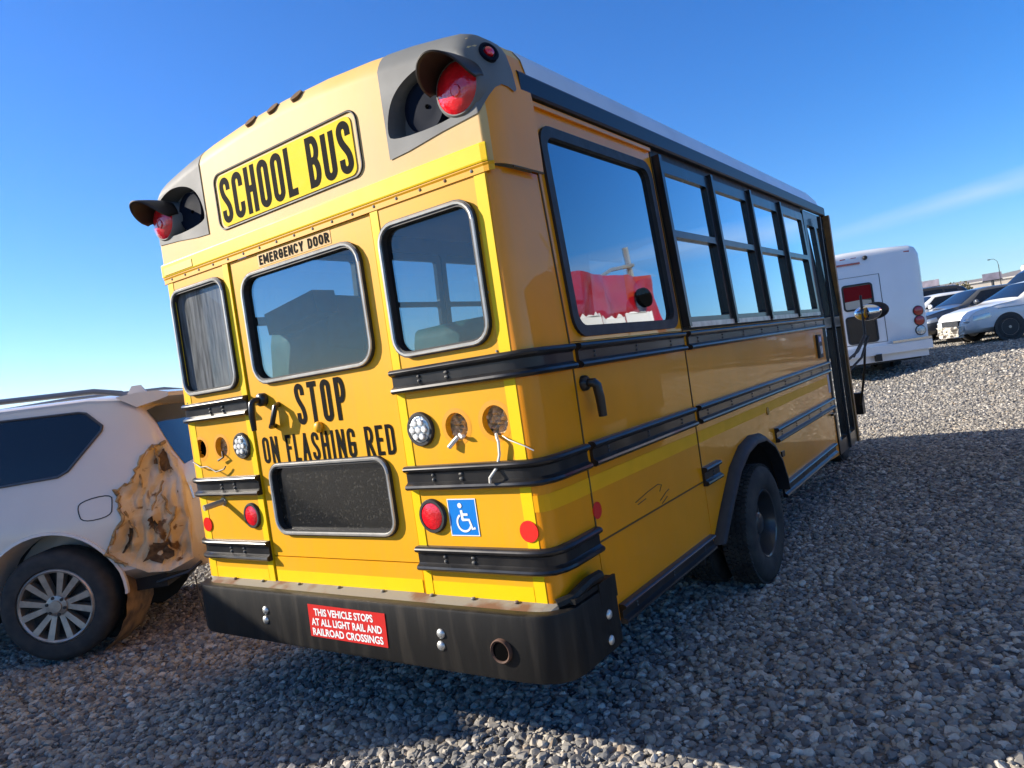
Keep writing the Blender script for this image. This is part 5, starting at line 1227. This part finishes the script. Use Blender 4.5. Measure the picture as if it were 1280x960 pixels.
# ================================================================== FAR THINGS
def billboard(x, y, z, w, h, lab, ang):
    t_ = thing('billboard', lab, 'billboard', (x, y, GZ), ang, 'billboards on the horizon')
    mb = MB(); mb.box((0,0,z),(w,.5,h)); mb.build('sign_face', mat('billboard_mauve', (.30,.27,.33), .6, var=.4, vscale=.4), t_)
    mb = MB(); mb.box((0,.05,z-h/2-.1),(w*1.04,.9,.25)); mb.build('catwalk', mDarkTrim, t_)
    mb = MB(); mb.cyl((0,.2,0),(0,.2,z),.45,n=10); mb.build('post', mDarkTrim, t_)
def polar(azd, d): return (1.53+d*math.sin(R(azd)), -2.25+d*math.cos(R(azd)))
# ================================================================== WHITE BOX TRUCK (stands to the left, throws the shade on the gravel)
bt = thing('box_truck', 'white box truck parked beyond the nose of the damaged car, out of view', 'truck', (0, 0, GZ), 0)
P0 = H*(-7.15)+NV*(-2.13)                 # rear corner of the box nearest the camera
bt.location = (P0.x, P0.y, GZ); bt.rotation_euler = (0, 0, math.atan2(-H.y, -H.x))
mb = MB(); mb.box((2.6,-1.2,1.98+.12),(5.2,2.4,2.30)); mb.build('cargo_box', pWB, bt)
mb = MB()
for xx in (0,5.2):
    for yy in (-2.4,0): mb.box((xx,yy,2.1),(.07,.07,2.34))
mb.each('box_edge', mTrim, bt)
mb = MB(); mb.panel([(5.35,.5),(7.0,.5),(7.05,1.25),(6.5,1.45),(6.0,2.15),(5.35,2.2)], [], lambda u,v,d: (u,-.15-d,v), 0, 2.1); mb.build('cab', pWB, bt)
for yy in (-.14,-2.26): mb = MB(); mb.panel([(5.55,1.35),(6.4,1.35),(5.95,2.05),(5.55,2.08)], [], lambda u,v,d: (u,yy+d,v), -.005, .005); mb.build('cab_window', mCarGlass, bt)
mb = MB(); mb.box((3.4,-1.2,.72),(6.6,.9,.22)); mb.build('chassis', mUnder, bt)
for yy, sg in ((-.1,1),(-2.3,-1)):
    for xx in (1.2,6.1): mb = MB(); mb.lathe([(.2,-.02),(.40,0),(.42,-.05),(.42,-.24),(.2,-.26)], (xx,yy,.42), (0,sg,0), 28); mb.build('wheel', mCarTyre, bt, True)
mb = MB(); mb.box((-.03,-1.2,2.05),(.04,2.2,2.1)); mb.build('roller_door', mGreyH, bt)
billboard(*polar(-4.81,300), 10.6, 5.4, 2.3, 'smaller mauve billboard above the roofs beside the white shuttle bus', R(-4))
billboard(*polar(-1.31,300), 9.6, 5.6, 2.4, 'mauve billboard farther to the right on the horizon', R(8))
lp = thing('street_lamp', 'tall thin street lamp with curved arm against the sky right of the billboards', 'street lamp', (*polar(-.88,160), GZ))
mb = MB(); mb.tube([(0,0,0),(0,0,7.8)], [.10,.06], 8); mb.build('pole', mDarkTrim, lp, True)
mb = MB(); mb.tube([(0,0,7.7),(-.15,0,8.5),(-.6,0,8.95),(-1.2,0,9.0)], .04, 6); mb.build('arm', mDarkTrim, lp, True)
mb = MB(); mb.sphere((-1.35,0,8.95),.2,10,(1.3,.7,.5)); mb.build('lamp_head', mDarkTrim, lp, True)
wh = thing('warehouse', 'long low pale warehouse on the horizon behind the parked cars', 'building', (*polar(-2.2,340), GZ), R(4))
mb = MB(); mb.box((0,0,4.4),(34,18,8.8)); mb.build('wall', mat('warehouse_cream', (.62,.55,.45), .7, var=.15, vscale=.3), wh)
mb = MB(); mb.box((0,0,9.1),(35,19,.5)); mb.build('roof', mat('warehouse_roof', (.66,.62,.55), .7), wh)
for k in range(6): mb = MB(); mb.box((-14+5.6*k,-9.05,2.2),(3.2,.2,3.8)); mb.build('dock_door', mat('dock_grey', (.35,.34,.33), .6), wh)
tw = thing('storage_tower', 'white round storage tower rising at the right end of the horizon', 'tower', (*polar(.72,330), GZ))
mb = MB(); mb.lathe([(0,12.6),(2.2,12.6),(2.6,12),(2.6,0)], (0,0,0), (0,0,1), 24); mb.build('tank', mat('tank_white', (.75,.72,.68), .6), tw, True)
mb = MB(); mb.lathe([(0,13.5),(.7,13.4),(2.2,12.7)], (0,0,0), (0,0,1), 24); mb.build('cap', mTrim, tw, True)
def far_tree(az, d, h, w, lab):
    x, y = polar(az, d); t_ = thing('tree', lab, 'tree', (x, y, GZ), 0, 'far trees')
    mb = MB(); mb.cyl((0,0,0),(0,0,h*.5),.3,.18,8)
    for k in range(6): a = k*1.05; mb.tube([(0,0,h*.35),(w*.22*math.cos(a),w*.22*math.sin(a),h*.6)],[.14,.06],5)
    mb.build('trunk', mat('bark', (.10,.07,.05), .9), t_, True)
    mb = MB()
    for k in range(900):
        a, b_ = rg.uniform(0,6.283), rg.gauss(0,.45); q = rg.random()**.5
        c_ = Vector((q*w/2*math.cos(a)*math.cos(b_), q*w/2*math.sin(a)*math.cos(b_), h*.62+q*h*.36*math.sin(b_)+rg.gauss(0,.2)))
        e1 = Vector((rg.gauss(0,1),rg.gauss(0,1),rg.gauss(0,1))).normalized()*.28; e2 = e1.orthogonal().normalized()*.28
        mb.add([c_-e1, c_+e2, c_+e1, c_-e2], [(0,1,2,3)])
    mb.build('crown', mat('dry_foliage', (.20,.16,.04), .8, var=.5, vscale=1), t_, recalc=False)
far_tree(-3.35, 260, 9.2, 8.5, 'round yellow autumn tree between the two billboards')
far_tree(-5.9, 320, 8.5, 7, 'dull tree peeping past the shuttle bus on the horizon')
far_tree(-59.5, 260, 8.5, 9, 'dull tree on the horizon past the damaged car')
mh, t, p = newmat('hill_soil'); n = t.nodes; l = t.links
g = n.new('ShaderNodeTexCoord'); sx_ = n.new('ShaderNodeSeparateXYZ'); l.new(g.outputs['Object'], sx_.inputs[0])
z = n.new('ShaderNodeTexNoise'); z.inputs['Scale'].default_value = .004; z.inputs['Detail'].default_value = 8; l.new(g.outputs['Object'], z.inputs[0])
ad = n.new('ShaderNodeMath'); ad.operation = 'MULTIPLY_ADD'; l.new(z.outputs[0], ad.inputs[0]); ad.inputs[1].default_value = 260; l.new(sx_.outputs[2], ad.inputs[2])
mr = n.new('ShaderNodeMapRange'); mr.inputs['From Min'].default_value = 320; mr.inputs['From Max'].default_value = 390; l.new(ad.outputs[0], mr.inputs['Value'])
mx = n.new('ShaderNodeMix'); mx.data_type = 'RGBA'; l.new(mr.outputs[0], mx.inputs['Factor']); mx.inputs['A'].default_value = (.15,.11,.085,1); mx.inputs['B'].default_value = (.75,.75,.78,1)
l.new(mx.outputs['Result'], p.inputs['Base Color']); p.inputs['Roughness'].default_value = .95
mb = MB(); G = []
for k in range(241):
    a = R(-180+360*k/240); row = []
    for j in range(9):
        d = 4300+j*260; ad_ = math.degrees(a)
        pk = 165+70*math.exp(-((ad_-24)/16)**2)+25*math.sin(a*3.1+1)
        hh = pk*(math.sin(math.pi*min(1, j/7)*.5))*(.75+.5*mnoise.noise(Vector((math.cos(a)*9, math.sin(a)*9, j*.35))))+14*mnoise.noise(Vector((math.cos(a)*60, math.sin(a)*60, j*.8)))*(j > 0)
        row.append((d*math.sin(a), d*math.cos(a), GZ-2 if j == 0 else max(hh, 1)))
    G.append(row)
mb.grid(G); struct(mb.build('hills', mh, None, True, 180))
# ================================================================== HAZE
hz, t, p = newmat('haze_air'); n = t.nodes; l = t.links
n.remove(p); pv = n.new('ShaderNodeVolumePrincipled'); pv.inputs['Color'].default_value = (.86,.84,.80,1); pv.inputs['Density'].default_value = 1.0e-4; pv.inputs['Anisotropy'].default_value = .3
l.new(pv.outputs[0], n['Material Output'].inputs['Volume'])
mb = MB(); mb.box((0,0,170),(14000,14000,346)); struct(mb.build('haze', hz), 'stuff')
